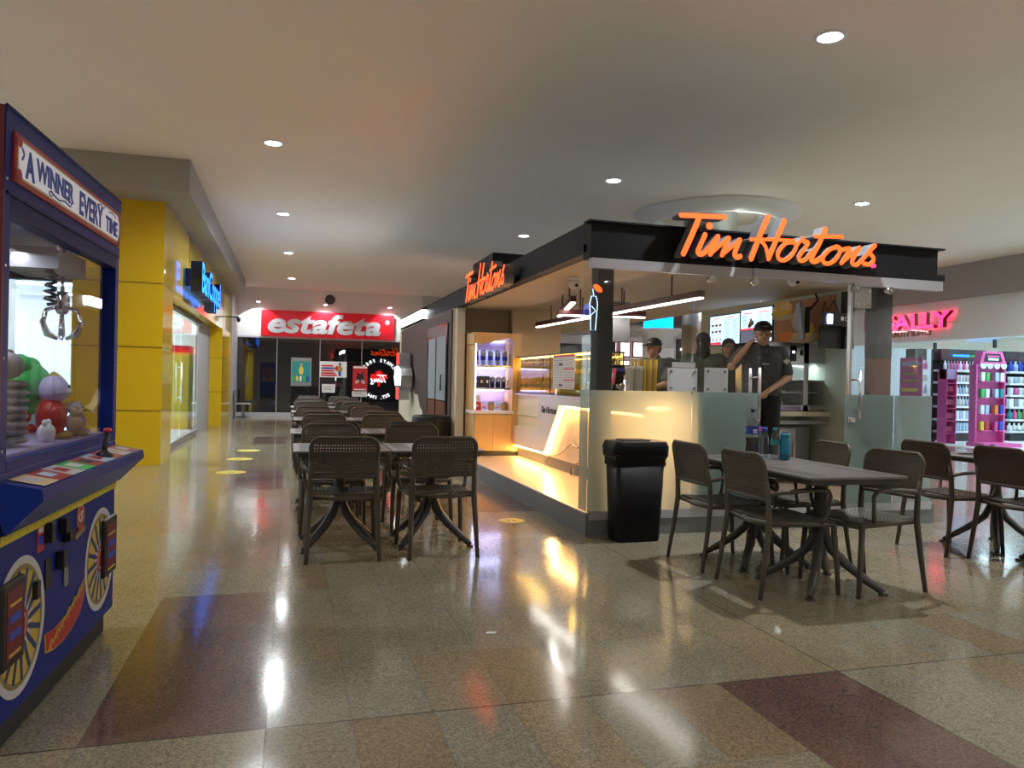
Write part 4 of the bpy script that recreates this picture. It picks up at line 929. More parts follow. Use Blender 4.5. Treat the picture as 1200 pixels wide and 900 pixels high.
MB().box(0, .84, 0, .7, .75, .80).build('tabletop', 'beige', t)
for x in (.03, .78):
    for y in (.05, .62): MB().box(x, x+.035, y, y+.035, 0, .75).build('leg', 'brushed', t)
MB().box(.0, .84, .02, .04, .66, .70).build('apron', 'grey', t)
t = thing('under_counter_fridge', 'grey under counter fridge below the pale work table', 'fridge', (5.0, 7.45, PZ))
MB().box(.1, .70, .02, .5, .03, .62, 'grey', bev=.006).build('body', None, t); MB().box(.12, .5, -.004, .02, .05, .6, 'brushed').build('door', None, t)
MB().box(.46, .48, -.03, -.004, .2, .45).build('handle', 'steel', t)

# menu screens and mural on the right hand wall, facing the counter
def menu_screen(y0, y1, z0, z1, label, kind):
    t = thing('menu_screen', label, 'screen', (5.78, y1, z0), -PI/2)
    wd, ht = y1-y0, z1-z0
    MB().box(-.015, wd+.015, -.0, .03, -.015, ht+.015).build('bezel', 'black', t)
    s = MB().box(0, wd, -.006, 0, 0, ht, 'screen')
    if kind == 1:
        for i in range(3):
            for j in range(2): s.ball((wd*(.1+.13*i), -.008, ht*(.68-.22*j)), (wd*.05, .002, ht*.045), 'orange').box(wd*(.06+.13*i), wd*(.14+.13*i), -.008, -.006, ht*(.575-.22*j), ht*(.595-.22*j), 'screen_print')
        for i in range(3): s.box(wd*(.1+.13*i), wd*(.13+.13*i), -.008, -.006, ht*.12, ht*.24, 'orange')
        for k in range(15):
            for x in (.5, .77): s.box(wd*x, wd*(x+.16+.03*((k*7) % 3)), -.008, -.006, ht*(.1+.052*k), ht*(.115+.052*k), 'screen_print')
        s.box(wd*.12, wd*.3, -.009, -.006, ht*.9, ht*.93, 'screen_red').box(wd*.55, wd*.8, -.009, -.006, ht*.9, ht*.93, 'screen_red').box(0, wd*.4, -.008, -.006, 0, ht*.09, 'screen_red')
    else:
        s.box(0, wd*.5, -.009, -.006, 0, ht*.38, 'screen_dim').box(0, wd*.47, -.01, -.006, ht*.38, ht*.43, 'screen_red').box(wd*.1, wd*.38, -.009, -.006, ht*.87, ht*.9, 'screen_red').box(wd*.6, wd*.92, -.009, -.006, ht*.87, ht*.9, 'screen_red')
        for k in range(8):
            s.box(wd*.04, wd*.2, -.009, -.006, ht*(.5+.045*k), ht*(.515+.045*k), 'screen_print').box(wd*.55, wd*.72, -.009, -.006, ht*(.4+.06*k), ht*(.415+.06*k), 'screen_print').box(wd*.78, wd*.93, -.009, -.006, ht*(.4+.06*k), ht*(.415+.06*k), 'screen_print')
            if k < 5: s.box(wd*.05, wd*.42, -.011, -.009, ht*(.05+.06*k), ht*(.06+.06*k), 'screen_print')
        s.ball((wd*.34, -.012, ht*.55), (wd*.06, .003, ht*.1), 'orange').ball((wd*.36, -.013, ht*.66), (wd*.04, .003, ht*.07), 'white').ball((wd*.3, -.013, ht*.5), (wd*.04, .003, ht*.07), 'hair').ball((wd*.42, -.013, ht*.58), (wd*.03, .003, ht*.08), 'hair')
    s.build('screen', None, t); return t
menu_screen(9.06, 9.80, 1.84, 2.24, 'left menu screen with rows of food pictures', 1)
menu_screen(8.34, 9.02, 1.84, 2.27, 'right menu screen with dark lower left corner, behind the barista', 2)
t = thing('food_mural', 'food photograph panel of sandwiches beside the right menu screen', 'picture', (5.79, 8.28, 1.80), -PI/2)
a = MB().box(0, 1.1, -.01, 0, 0, .50, 'mural_b')
a.ball((.16, -.012, .42), (.2, .006, .10), 'mural_a').ball((.12, -.016, .37), (.2, .006, .035), 'yellow').ball((.18, -.014, .32), (.22, .004, .05), 'tan_wall').ball((.5, -.013, .26), (.17, .006, .14), 'cream').ball((.66, -.016, .14), (.12, .006, .08), 'yellow').ball((.55, -.014, .05), (.3, .004, .07), 'tan_wall').ball((.25, -.014, .08), (.15, .004, .06), 'orange')
a.build('print', None, t)
t = thing('hanging_monitor', 'thin black monitor hanging edge on in front of the mural', 'monitor', (5.55, 7.42, 1.80), -.55)
MB().box(-.015, .015, -.2, .2, 0, .42, bev=.005, T=Ry(-.12)).build('screen', 'grey', t); MB().box(.02, .06, -.12, .12, .08, .36, 'black').tube([(.04, 0, .3), (.15, 0, .45), (.12, 0, .52)], .012, 'black').build('wall_arm', None, t)
t = thing('equipment_rack', 'black rack of small devices and cables above the warming cabinet', 'rack', (5.45, 7.0, 1.69))
MB().box(0, .34, 0, .02, 0, .24, 'black_matte').box(.0, .3, -.05, .0, .24, .38, 'black').box(.30, .38, -.05, .05, .0, .62, 'black').build('frame', None, t)
MB().box(.05, .10, -.07, -.05, .26, .36, 'led_cool').box(.02, .035, -.06, -.05, .28, .34, 'white').box(.22, .25, -.06, -.05, .3, .34, 'white').build('device', None, t)
MB().tube([(.02, 0, .38), (.05, 0, .5), (.1, 0, .4), (.16, 0, .52), (.24, 0, .38)], .005, 'black').tube([(.36, -.03, .6), (.42, -.02, .45), (.4, 0, .3), (.43, 0, .0)], .005, 'black').build('cable', None, t)
# notices on the front glass
def notice(x0, x1, z0, z1, label):
    t = thing('notice_board', label, 'notice', (x0, KY0-.012, z0))
    MB().box(0, x1-x0, -.006, .0, 0, z1-z0).build('sheet', 'paper', t)
    s = MB()
    for x in (.03, x1-x0-.03):
        for z in (.03, z1-z0-.03): s.cyl((x, -.014, z), (x, .01, z), .012, seg=12)
    s.build('standoff', 'steel', t); return t
notice(3.06, 3.34, 1.205, 1.405, 'left of two white notices bolted on the front glass')
notice(3.41, 3.635, 1.20, 1.415, 'right of two white notices bolted on the front glass')
t = notice(4.925, 5.11, 2.0, 2.19, 'small white notice bolted high on the right glass')
t = thing('label_holder', 'narrow white strip standing above the left glass notice', 'notice', (3.12, KY0+.02, 1.41)); MB().box(0, .22, 0, .008, 0, .045, bev=.002).build('sheet', 'paper', t)
t = thing('neon_sign', 'small orange and blue neon ice drink sign on the corner glass', 'sign', (2.395, KY0+.03, 1.70))
MB().tube([(-.02, 0, .0), (-.035, 0, .22), (-.02, 0, .28), (.02, 0, .28), (.035, 0, .22), (.02, 0, .0)], .0035, 'neon_ice', closed=True).tube([(-.025, 0, .12), (.02, 0, .16), (-.02, 0, .20)], .003, 'neon_ice').tube([(0, 0, .28), (-.01, 0, .34)], .0035, 'neon_ice').build('outline', None, t)
MB().ball((0, 0, 0), (.045, .008, .024), 'sign_fire').build('orange_cap', None, t, (.03, -.012, .345)).rotation_euler = (0, .6, 0)
# silver sacks of stock and machines deep inside, left part
def machine(x, y, z, label, name, cat, fn, rz=0):
    t = thing(name, label, cat, (x, y, z), rz); fn(t); return t
def m_brewer(t):
    MB().box(-.2, .2, -.2, .2, 0, .08, bev=.01).box(-.2, .2, .05, .2, .08, .5).box(-.2, .2, -.2, .2, .42, .6, bev=.01).build('body', 'black_gloss', t)
    MB().lathe([(.07, 0), (.08, .16), (.05, .2)], T=Tr(-.09, -.07, .09)).lathe([(.07, 0), (.08, .16), (.05, .2)], T=Tr(.09, -.07, .09)).build('carafe', 'steel', t)
    MB().box(-.15, .15, -.205, -.2, .48, .54).build('display', 'blue', t)
machine(3.36, 7.72, PZ+.91, 'black coffee brewer on the counter behind the front left post', 'coffee_brewer', 'coffee machine', m_brewer).scale = (.75, .75, .6)
def m_esp(t):
    MB().box(-.38, .38, -.25, .25, .0, .12, 'steel', bev=.01).box(-.38, .38, .0, .25, .12, .38, 'black').box(-.38, .38, -.25, .25, .36, .5, 'steel', bev=.02).build('body', None, t)
    for x in (-.2, .05, .28): MB().cyl((x, -.15, .36), (x, -.15, .29), .035).box(x-.015, x+.015, -.32, -.15, .29, .31).build('group_head', 'chrome', t)
machine(4.80, 9.05, PZ+.90, 'steel espresso machine on the white work bench', 'espresso_machine', 'coffee machine', m_esp)
def m_blend(t):
    MB().box(-.09, .09, -.09, .09, 0, .16, bev=.01).build('base', 'black', t); MB().lathe([(.05, .16), (.075, .36), (.08, .36), (.06, .4)], seg=16).build('jug', 'glass_case', t)
machine(5.4, 9.05, PZ+.90, 'black blender on the white work bench', 'blender', 'blender', m_blend)
def stack_cups(x, y, z, label, n=1):
    t = thing('cup_stack', label, 'cups', (x, y, z)); MB().lathe([(.035, 0), (.045, .3), (.047, .3), (.047, .34)], 'cream', 16).build('cups', None, t); return t
for k in range(2):
    o = stack_cups(3.35+.1*k, 7.25, PZ+.91, 'tall stack of cream paper cups behind the post') ; o['group'] = 'cup stacks behind the post'
t = thing('straw_bundle', 'tall tan tube bundle on the counter beside the bent barista', 'bundle', (3.62, 7.45, PZ+.91))
g = MB()
for k in range(9): g.tube([(-.12+.03*k, .0, 0), (-.13+.033*k, .01, .3), (-.14+.034*k, 0, .42)], .016, 'gold' if k % 2 else 'yellow', 6)
g.build('tubes', None, t)

# ------------------------------------------------------------------ far mall beyond the kiosk (seen through it)
t = thing('shopfront', 'white shopfront with red framed posters seen through the kiosk', 'shopfront', (8.6, 24.5, 0))
MB().box(0, 5.9, .2, .3, 0, 3.3, 'shop_white').box(0, 5.9, .0, .2, 2.9, 3.3, 'wall_grey').build('facade', None, t)
g = MB()
for i in range(4):
    for j in range(3): g.box(1.9+i*.5, 2.3+i*.5, .16, .2, .9+j*.65, 1.45+j*.65, 'deep_red').box(1.94+i*.5, 2.26+i*.5, .14, .16, .94+j*.65, 1.41+j*.65, 'copper_led')
g.build('poster_grid', None, t)
MB().box(.1, 1.6, .1, .2, .2, 2.6).build('window', 'dark_glass', t)
MB().box(4.6, 5.8, .05, .2, 0, 3.0, 'black').box(4.7, 5.7, .0, .05, 2.5, 2.56, 'led_white').box(4.7, 5.7, .0, .05, 1.9, 1.95, 'led_white').box(4.8, 5.1, .0, .05, 1.4, 1.6, 'copper_led').box(5.3, 5.6, .0, .05, 1.4, 1.6, 'copper_led').build('dark_shop', None, t)
t = thing('lit_pillar', 'white round pillar with a glowing blue top seen through the kiosk', 'pillar', (9.2, 18.2, 0))
MB().lathe([(.40, 0), (.40, 2.2)], 'shop_white', 32).lathe([(.40, 2.2), (.40, 2.5), (.62, 2.66), (.62, 2.70), (.38, 2.72)], 'shop_white', 32).lathe([(.38, 2.72), (.38, 3.0)], 'blue_glow', 32).lathe([(.40, 3.0), (.40, CZ)], 'shop_white', 32).build('shaft', None, t)
t = thing('balloon_sign', 'pink and white glowing leaf shaped sign left of the black cap', 'sign', (4.25, 9.95, PZ+.95))
MB().prism([(-.05, 0), (.0, .0), (.09, .2), (.12, .42), (.05, .5), (-.05, .48), (-.07, .25)], 0, .03, 'copper_led').prism([(-.05, .42), (.1, .42), (.12, .5), (-.06, .5)], -.005, 0, 'sign_pink').box(-.04, .03, -.004, 0, .02, .1, 'sign_pink').build('panel', None, t)
# ------------------------------------------------------------------ bins, floor stickers
t = thing('round_planter', 'large black round drum bin against the kiosk side wall', 'bin', (2.045, 11.35, 0))
MB().lathe([(.28, 0), (.295, .06), (.295, .70), (.275, .73), (.25, .73), (.24, .70)], 'bin_black', 40).build('drum', None, t)
MB().lathe([(.245, .70), (.245, .712)], 'black_matte', 40).build('lid', None, t)
def bin_():
    t = thing('waste_bin', 'black rectangular waste bin with bag edge against the frosted glass', 'bin', (2.70, 5.70, 0))
    def ring(wx, wy, z, n=6, r=.04):
        pts = []
        for cx, cy, a0 in ((wx-r, wy-r, 0), (-wx+r, wy-r, PI/2), (-wx+r, -wy+r, PI), (wx-r, -wy+r, 1.5*PI)):
            for k in range(n): a = a0+PI/2*k/(n-1); pts.append((cx+r*math.cos(a), cy+r*math.sin(a), z))
        return pts
    def loft(rings, m, cap=True):
        b = MB(); i = b.mi(m); R = [[b.bm.verts.new(p) for p in r] for r in rings]
        for a, c in zip(R, R[1:]):
            for k in range(len(a)): f = b.bm.faces.new((a[k], a[(k+1) % len(a)], c[(k+1) % len(a)], c[k])); f.smooth = True
        if cap: b.bm.faces.new(R[0][::-1]); b.bm.faces.new(R[-1])
        return b
    loft([ring(.185, .10, 0), ring(.19, .105, .02), ring(.215, .125, .66)], 'bin_black').build('body', 'bin_black', t)
    g = loft([ring(.217, .128, .60), ring(.222, .135, .63), ring(.220, .130, .65), ring(.226, .137, .67), ring(.224, .136, .70)], 'bin_black', False)
    random.seed(3)
    for v in g.bm.verts:
        if v.co.z < .66: v.co.z += random.uniform(-.012, .012); v.co.xy *= random.uniform(.99, 1.02)
    g.build('bin_bag', 'bin_black', t)
    l = loft([ring(.235, .14, .675, r=.05), ring(.24, .145, .69, r=.05), ring(.243, .15, .76, r=.05), ring(.228, .140, .80, r=.05), ring(.222, .135, .805, r=.05)], 'bin_black').build('lid', 'bin_black', t)
    MB().box(-.14, .10, -.07, .08, .795, .815, 'black_matte', bev=.006).build('flap', None, t)
    MB().box(-.235, -.20, -.155, -.11, .66, .70, bev=.006).build('clip', 'bin_black', t); MB().box(.225, .25, -.06, .06, .69, .73, bev=.008).build('clip', 'bin_black', t)
bin_()
def floor_sticker(x, y, label, r=.11, grp=None):
    t = thing('floor_sticker', label, 'sticker', (x, y, 0.001), 0, grp)
    MB().lathe([(r, 0), (r, .0012)], 'sticker_yellow', 32).build('disc', None, t)
    a = MB().lathe([(r*.86, .0013), (r*.86, .0016)], 'grey', 32, smooth=False).lathe([(r*.83, .0014), (r*.83, .0018)], 'sticker_yellow', 32)
    for s in (-1, 1): a.ball((s*.025, .0, .0018), (.012, .035, .0005), 'black', 10)
    for k in range(5): a.box(-.05+k*.02, -.037+k*.02, .05, .062, .0018, .0022, 'black').box(-.05+k*.02, -.037+k*.02, -.062, -.05, .0018, .0022, 'black')
    a.build('print', None, t)
floor_sticker(1.95, 6.68, 'round yellow distancing sticker on the floor beside the kiosk platform', .12)
for x, y, la in [(-.72, 10.65, 'nearest'), (-.71, 12.35, 'middle'), (-.66, 13.75, 'furthest')]:
    floor_sticker(x, y, f'{la} of three pale yellow floor stickers along the left aisle', .19)
o = MB().slab([(-.03, -.01), (.025, -.014), (.03, .006), (-.02, .012)], .001, .004, 'white').box(.018, .03, -.013, -.002, .003, .005, 'red').build('paper_scrap'); o.location = (0.99, 3.71, 0)
tag(o, 'small crumpled white paper scrap on the floor tiles', 'litter')

# ------------------------------------------------------------------ chairs and tables
def perforated(surf, nu, nv, hole, th, skip=None):
    """panel over u,v in [0,1] with square holes; surf(u,v)->(point, normal)"""
    b = MB(); cache = {}
    def V(u, v, side):
        k = (round(u, 5), round(v, 5), side)
        if k not in cache:
            p, n = surf(u, v); cache[k] = b.bm.verts.new(Vector(p)+Vector(n)*(th/2*side))
        return cache[k]
    def F(*a):
        try: f = b.bm.faces.new(a)
        except ValueError: pass
    for i in range(nu):
        for j in range(nv):
            u0, u1, v0, v1 = i/nu, (i+1)/nu, j/nv, (j+1)/nv
            hu, hv = (u1-u0)*(1-hole)/2, (v1-v0)*(1-hole)/2
            h = (u0+hu, u1-hu, v0+hv, v1-hv); sk = skip and skip(i, j)
            for sd in (1, -1):
                a, c, d, e = V(u0, v0, sd), V(u1, v0, sd), V(u1, v1, sd), V(u0, v1, sd)
                if sk: F(*( (a, c, d, e) if sd > 0 else (e, d, c, a) )); continue
                A, B_, D, E = V(h[0], h[2], sd), V(h[1], h[2], sd), V(h[1], h[3], sd), V(h[0], h[3], sd)
                for q in ((a, c, B_, A), (c, d, D, B_), (d, e, E, D), (e, a, A, E)): F(*(q if sd > 0 else q[::-1]))
            if not sk:
                for (x0, y0), (x1, y1) in (((h[0], h[2]), (h[1], h[2])), ((h[1], h[2]), (h[1], h[3])), ((h[1], h[3]), (h[0], h[3])), ((h[0], h[3]), (h[0], h[2]))):
                    F(V(x0, y0, 1), V(x0, y0, -1), V(x1, y1, -1), V(x1, y1, 1))
    n = 8
    ed = [(k/nu, 0) for k in range(nu)]+[(1, k/nv) for k in range(nv)]+[(1-k/nu, 1) for k in range(nu)]+[(0, 1-k/nv) for k in range(nv)]
    for k in range(len(ed)):
        p, q = ed[k], ed[(k+1) % len(ed)]; F(V(*p, 1), V(*q, 1), V(*q, -1), V(*p, -1))
    return b
def make_chair(label, m='chair_taupe'):
    """armchair facing +Y"""
    t = thing('armchair', label, 'chair')
    def bs(u, v):
        z = .585+.27*v; r = .075; hw = .222+.010*v
        if v > .72: dz = (v-.72)/.28*r; hw -= r-math.sqrt(max(r*r-dz*dz, 0)) if dz < r else r*0.75
        hw = max(hw, .12); x = (2*u-1)*hw; y = -.235-.05*v-.018*(1-(x/.23)**2)+.010
        return (x, y, z), (0, -1, .18)
    pb = perforated(bs, 24, 13, .38, .010, skip=lambda i, j: i in (0, 23) or j in (0, 12) or (2 < j < 5 and 6 < i < 15)); back = pb.build('backrest', m, t)
    rim = MB(); pts = []
    for k in range(8): pts.append(bs(0, k/8*.95)[0])
    top = [bs(u/10, 1.0)[0] for u in range(11)]; pts = [bs(0, v)[0] for v in (0, .2, .4, .6, .75, .85, .93, .98)]+top+[bs(1, v)[0] for v in (.98, .93, .85, .75, .6, .4, .2, 0)]
    rim.tube(pts, .0115, seg=8); rim.tube([bs(u/8, 0)[0] for u in range(9)], .013, seg=8)
    rim.build('back_rim', m, t)
    def ss(u, v):
        hw = .212+.018*v; x = (2*u-1)*hw; y = -.20+.43*v; z = .452+.010*math.cos(2*PI*v)*.5-.018*(1-(x/.23)**2)*math.sin(PI*min(1, v*1.05))
        if v > .9: z -= (v-.9)*.14
        return (x, y, z), (0, 0, 1)
    perforated(ss, 16, 14, .42, .010, skip=lambda i, j: i in (0, 15) or j in (0, 13)).build('seat', m, t)
    fr = MB(); fr.tube([(-.215, -.21, .438), (-.225, 0, .435), (-.235, .22, .430), (-.21, .235, .425), (0, .24, .418), (.21, .235, .425), (.235, .22, .430), (.225, 0, .435), (.215, -.21, .438), (0, -.215, .430)], .017, seg=8, closed=True); fr.build('seat_frame', m, t)
    for s in (-1, 1):
        MB().tube([(s*.245, -.285, 0), (s*.236, -.25, .22), (s*.226, -.222, .44), (s*.224, -.228, .60), (s*.226, -.248, .70)], [.015, .018, .021, .018, .013], seg=10, flat=.85).build('leg', m, t)
        MB().tube([(s*.25, .26, 0), (s*.245, .245, .2), (s*.235, .225, .43)], [.015, .018, .020], seg=10, flat=.85).build('leg', m, t)
        MB().tube([(s*.224, -.232, .61), (s*.262, -.16, .635), (s*.275, -.02, .645), (s*.275, .10, .648), (s*.272, .155, .640), (s*.268, .175, .61), (s*.262, .165, .52), (s*.252, .15, .465), (s*.235, .13, .44)], [.014, .017, .019, .019, .017, .014, .013, .014, .016], seg=10, flat=.75).build('armrest', m, t)
    return t
def make_table(label):
    t = thing('cafe_table', label, 'table')
    h = .345
    b = MB().box(-h, h, -h, h, .722, .740, bev=.006); b.build('tabletop', 'table_grey', t)
    g = MB()
    for k in range(-6, 7):
        g.box(-.30, -.18, k*.045-.012, k*.045-.004, .7395, .7405).box(.18, .30, k*.045-.012, k*.045-.004, .7395, .7405)
    g.build('slot', 'black_matte', t)
    MB().box(-h+.03, h-.03, -h+.03, -h+.05, .69, .722).box(-h+.03, h-.03, h-.05, h-.03, .69, .722).box(-h+.03, -h+.05, -h+.05, h-.05, .69, .722).box(h-.05, h-.03, -h+.05, h-.05, .69, .722).box(-.3, .3, -.03, .03, .70, .722).box(-.03, .03, -.3, .3, .70, .722).build('under_frame', 'table_base', t)
    MB().tube([(0, 0, .30), (0, 0, .42), (0, 0, .66), (0, 0, .715)], [.046, .038, .042, .075], seg=16).build('column', 'table_base', t)
    for sx in (-1, 1):
        for sy in (-1, 1):
            MB().tube([(sx*.012, sy*.012, .46), (sx*.022, sy*.022, .34), (sx*.05, sy*.05, .245), (sx*.11, sy*.11, .165), (sx*.19, sy*.185, .085), (sx*.262, sy*.255, .018)], [.026, .030, .033, .032, .029, .020], seg=10, flat=.75).box(sx*.262-.02, sx*.262+.02, sy*.255-.02, sy*.255+.02, 0, .014).build('leg', 'table_base', t)
    return t
CH = make_chair('proto'); CHB = make_chair('proto', 'chair_brown'); TB = make_table('proto')
USED = set()
def chair(x, y, rz, label, m=0, grp=None):
    base = CHB if m else CH
    if base.name not in USED:
        USED.add(base.name); o = base; o.location = (x, y, 0); o.rotation_euler = (0, 0, rz); o['label'] = label
    else: o = dup(base, (x, y, 0), rz, label)
    if grp: o['group'] = grp
    return o
def table(x, y, rz, label, grp=None, dz=0):
    if 'tb' not in USED: USED.add('tb'); o = TB; o.location = (x, y, 0); o.rotation_euler = (0, 0, rz); o['label'] = label
    else: o = dup(TB, (x, y, 0), rz, label)
    if grp: o['group'] = grp
    return o
ORD = ['nearest', 'second', 'third', 'fourth', 'fifth', 'furthest']
YN = [5.60, 7.42, 9.75, 11.9, 13.9, 16.0]
random.seed(5)
for k, y in enumerate(YN):
    jx = [0, -.02, .02, 0, -.01, .05][k]
    for side, x in ((0, .375), (1, 1.075)):
        sn = ('left', 'right')[side]
        table(x+jx, y+.345, 0, f'{sn} square grey table of the {ORD[k]} table pair in the long row', 'tables in the long row')
        j = lambda a: random.uniform(-a, a)
        fx = (.375, 1.06)[side]+(0 if k == 0 else j(.05)); fr = .0 if k == 0 else j(.08)
        chair(fx+jx, y+.02+(0 if k == 0 else j(.04)), fr+(-.02 if side == 0 else .03), f'armchair on the camera side of the {sn} table, {ORD[k]} pair of the row', k % 2 if k else 0, 'armchairs of the long table row')
        bx = (.345, 1.06)[side]+(0 if k == 0 else j(.05))
        chair(bx+jx, y+.95+(0 if k == 0 else j(.04)), PI+j(.06), f'armchair on the far side of the {sn} table, {ORD[k]} pair of the row', 1-(k % 2) if k else 0, 'armchairs of the long table row')
# right hand tables
table(3.24, 4.12, 0, 'nearer square table of the right pair, its near corner towards the camera', 'right hand tables')
table(3.24, 4.82, 0, 'square table with the bottles standing on it', 'right hand tables')
chair(2.98, 4.19, -PI/2, 'armchair with its back to the left, nearest on the right hand tables', 0, 'armchairs at the bottle table')
chair(2.97, 4.84, -PI/2, 'armchair furthest left, standing between waste bin and right hand tables', 0, 'armchairs at the bottle table')
chair(3.54, 4.11, PI/2+.08, 'armchair facing left at the near right corner of the right hand tables', 0, 'armchairs at the bottle table')
chair(3.60, 4.84, PI/2-.1, 'armchair facing left behind the table with the bottles', 0, 'armchairs at the bottle table')
table(5.53, 4.90, 0, 'square table at the right edge of the picture, further of the two', 'right edge tables')
table(5.53, 4.20, 0, 'square table at the right edge of the picture, nearer of the two', 'right edge tables')
chair(5.06, 4.89, -PI/2, 'dark brown armchair left of the right edge table, next to the kiosk corner', 1, 'armchairs at the right edge tables')
chair(5.20, 4.33, -PI/2-.05, 'dark brown armchair cut by the right edge of the picture', 1, 'armchairs at the right edge tables')

# ------------------------------------------------------------------ bottles on the table
TZ = .741
t = thing('cola_bottle', 'large clear cola bottle, half full, with blue cap on the right table', 'bottle', (3.30, 4.97, TZ))
MB().lathe([(.04, 0), (.052, .012), (.053, .05), (.048, .10), (.053, .16), (.053, .235), (.045, .265), (.022, .305), (.014, .32), (.014, .335)], 'bottle_clear', 24).build('body', None, t)
MB().lathe([(.038, .003), (.050, .014), (.051, .05), (.046, .10), (.051, .145)], 'cola', 24).build('cola', None, t)
MB().lathe([(.0545, .17), (.0545, .225)], 'blue', 24, caps=False).build('label_band', None, t)
a = MB().ball((.03, -.046, .197), (.018, .006, .020), 'white').ball((.03, -.048, .205), (.016, .006, .010), 'red').ball((.03, -.048, .189), (.016, .006, .008), 'blue').box(-.03, .0, -.056, -.05, .18, .19, 'white').box(-.03, .0, -.056, -.05, .195, .205, 'white').build('label_print', None, t)
MB().lathe([(.016, .33), (.016, .352)], 'sign_navy', 16).build('cap', 'sign_navy', t)
t = thing('water_bottle', 'crumpled clear water bottle with teal label between cola and blue flask', 'bottle', (3.375, 4.80, TZ))
MB().lathe([(.028, 0), (.034, .01), (.032, .03), (.035, .045), (.031, .065), (.035, .085), (.032, .10), (.034, .15), (.026, .178), (.013, .195), (.013, .21)], 'bottle_clear', 18).build('body', None, t)
MB().lathe([(.0355, .105), (.0355, .14)], 'teal', 18, caps=False).build('label_band', None, t); MB().lathe([(.015, .205), (.015, .225)], 'bottle_teal', 12).build('cap', None, t)
t = thing('water_bottle', 'blue capped clear bottle half hidden behind the crumpled water bottle', 'bottle', (3.37, 4.93, TZ))
MB().lathe([(.033, 0), (.035, .01), (.035, .15), (.02, .18), (.02, .2)], 'bottle_clear', 18).build('body', None, t); MB().lathe([(.024, .19), (.024, .22)], 'blue', 12).build('cap', None, t)
t = thing('drinking_flask', 'turquoise drinking flask with screw lid on the right table', 'flask', (3.43, 4.76, TZ))
MB().lathe([(.033, 0), (.036, .008), (.036, .145), (.030, .16)], 'bottle_teal', 24).build('body', None, t); MB().lathe([(.0365, .006), (.0365, .04)], 'bottle_teal_dark', 24, caps=False).build('base_band', None, t)
MB().lathe([(.032, .155), (.034, .16), (.034, .182), (.028, .188)], 'bottle_teal', 24).box(-.02, .02, -.008, .008, .186, .196, 'bottle_teal_dark').build('lid', None, t)
o = MB().box(-.09, .09, -.012, .012, 0, .01, 'black', bev=.003).build('pen_case'); o.location = (5.36, 5.02, TZ); tag(o, 'small black case lying on the right edge table', 'case')

# ------------------------------------------------------------------ people
def fuse(parts, name, m, parent, voxel=.010, smooth=4):
    """parts: ('c', p0, r0, p1, r1) capsule | ('e', centre, radii, rot) ellipsoid -> one continuous surface"""
    b = MB()
    for p in parts:
        if p[0] == 'c':
            a, ra, c, rc = Vector(p[1]), p[2], Vector(p[3]), p[4]; d = c-a; L_ = max(d.length, 1e-4)
            T = Matrix.Translation(a) @ d.to_track_quat('Z', 'Y').to_matrix().to_4x4()
            prof = [(ra*math.sin(q), -ra*math.cos(q)) for q in (.25, .8, 1.3)]+[(rc*math.sin(q), L_-rc*math.cos(q)) for q in (1.8, 2.3, 2.9)]
            fl = p[5] if len(p) > 5 else 1.0
            b.lathe(prof, None, 16, T @ Matrix.Diagonal((1, fl, 1, 1)) if fl != 1 else T)
        else:
            R = p[3] if len(p) > 3 else Matrix(); b.ball((0, 0, 0), p[2], None, 16, Matrix.Translation(p[1]) @ R)
    o = b.build(name, m, parent)
    r = o.modifiers.new('fuse', 'REMESH'); r.mode = 'VOXEL'; r.voxel_size = voxel; r.use_smooth_shade = True
    s = o.modifiers.new('soft', 'SMOOTH'); s.factor = .5; s.iterations = smooth
    return o
def hand(parts, wrist, d, palm_n, side, curl=.6, sc=1.0):
    d = Vector(d).normalized(); n = Vector(palm_n); n = (n-d*n.dot(d)).normalized(); s = d.cross(n)*side
    w = Vector(wrist); pc = w+d*.045*sc
    parts.append(('c', w, .024*sc, w+d*.03*sc, .028*sc)); 
    for q in (-.024, -.008, .008, .024): parts.append(('c', w+s*q*.6*sc+d*.01, .014*sc, w+s*q*sc+d*.085*sc, .0125*sc))
    for q, L_ in ((-.027, .062), (-.009, .074), (.009, .069), (.027, .055)):
        p0 = w+s*q*sc+d*.085*sc; a = curl*.5; p1 = p0+(d*math.cos(a)+n*math.sin(a))*L_*.45*sc; a = curl*1.4; p2 = p1+(d*math.cos(a)+n*math.sin(a))*L_*.33*sc; a = curl*2.1
        p3 = p2+(d*math.cos(a)+n*math.sin(a))*L_*.25*sc
        parts += [('c', p0, .0098*sc, p1, .009*sc), ('c', p1, .009*sc, p2, .0082*sc), ('c', p2, .0082*sc, p3, .0072*sc)]
    t0 = w-s*.02*sc+d*.02*sc; t1 = t0+(d*.6-s*.75+n*.25)*.042*sc; t2 = t1+(d*.85-s*.3+n*.35)*.032*sc
    parts += [('c', t0, .014*sc, t1, .011*sc), ('c', t1, .011*sc, t2, .0085*sc)]
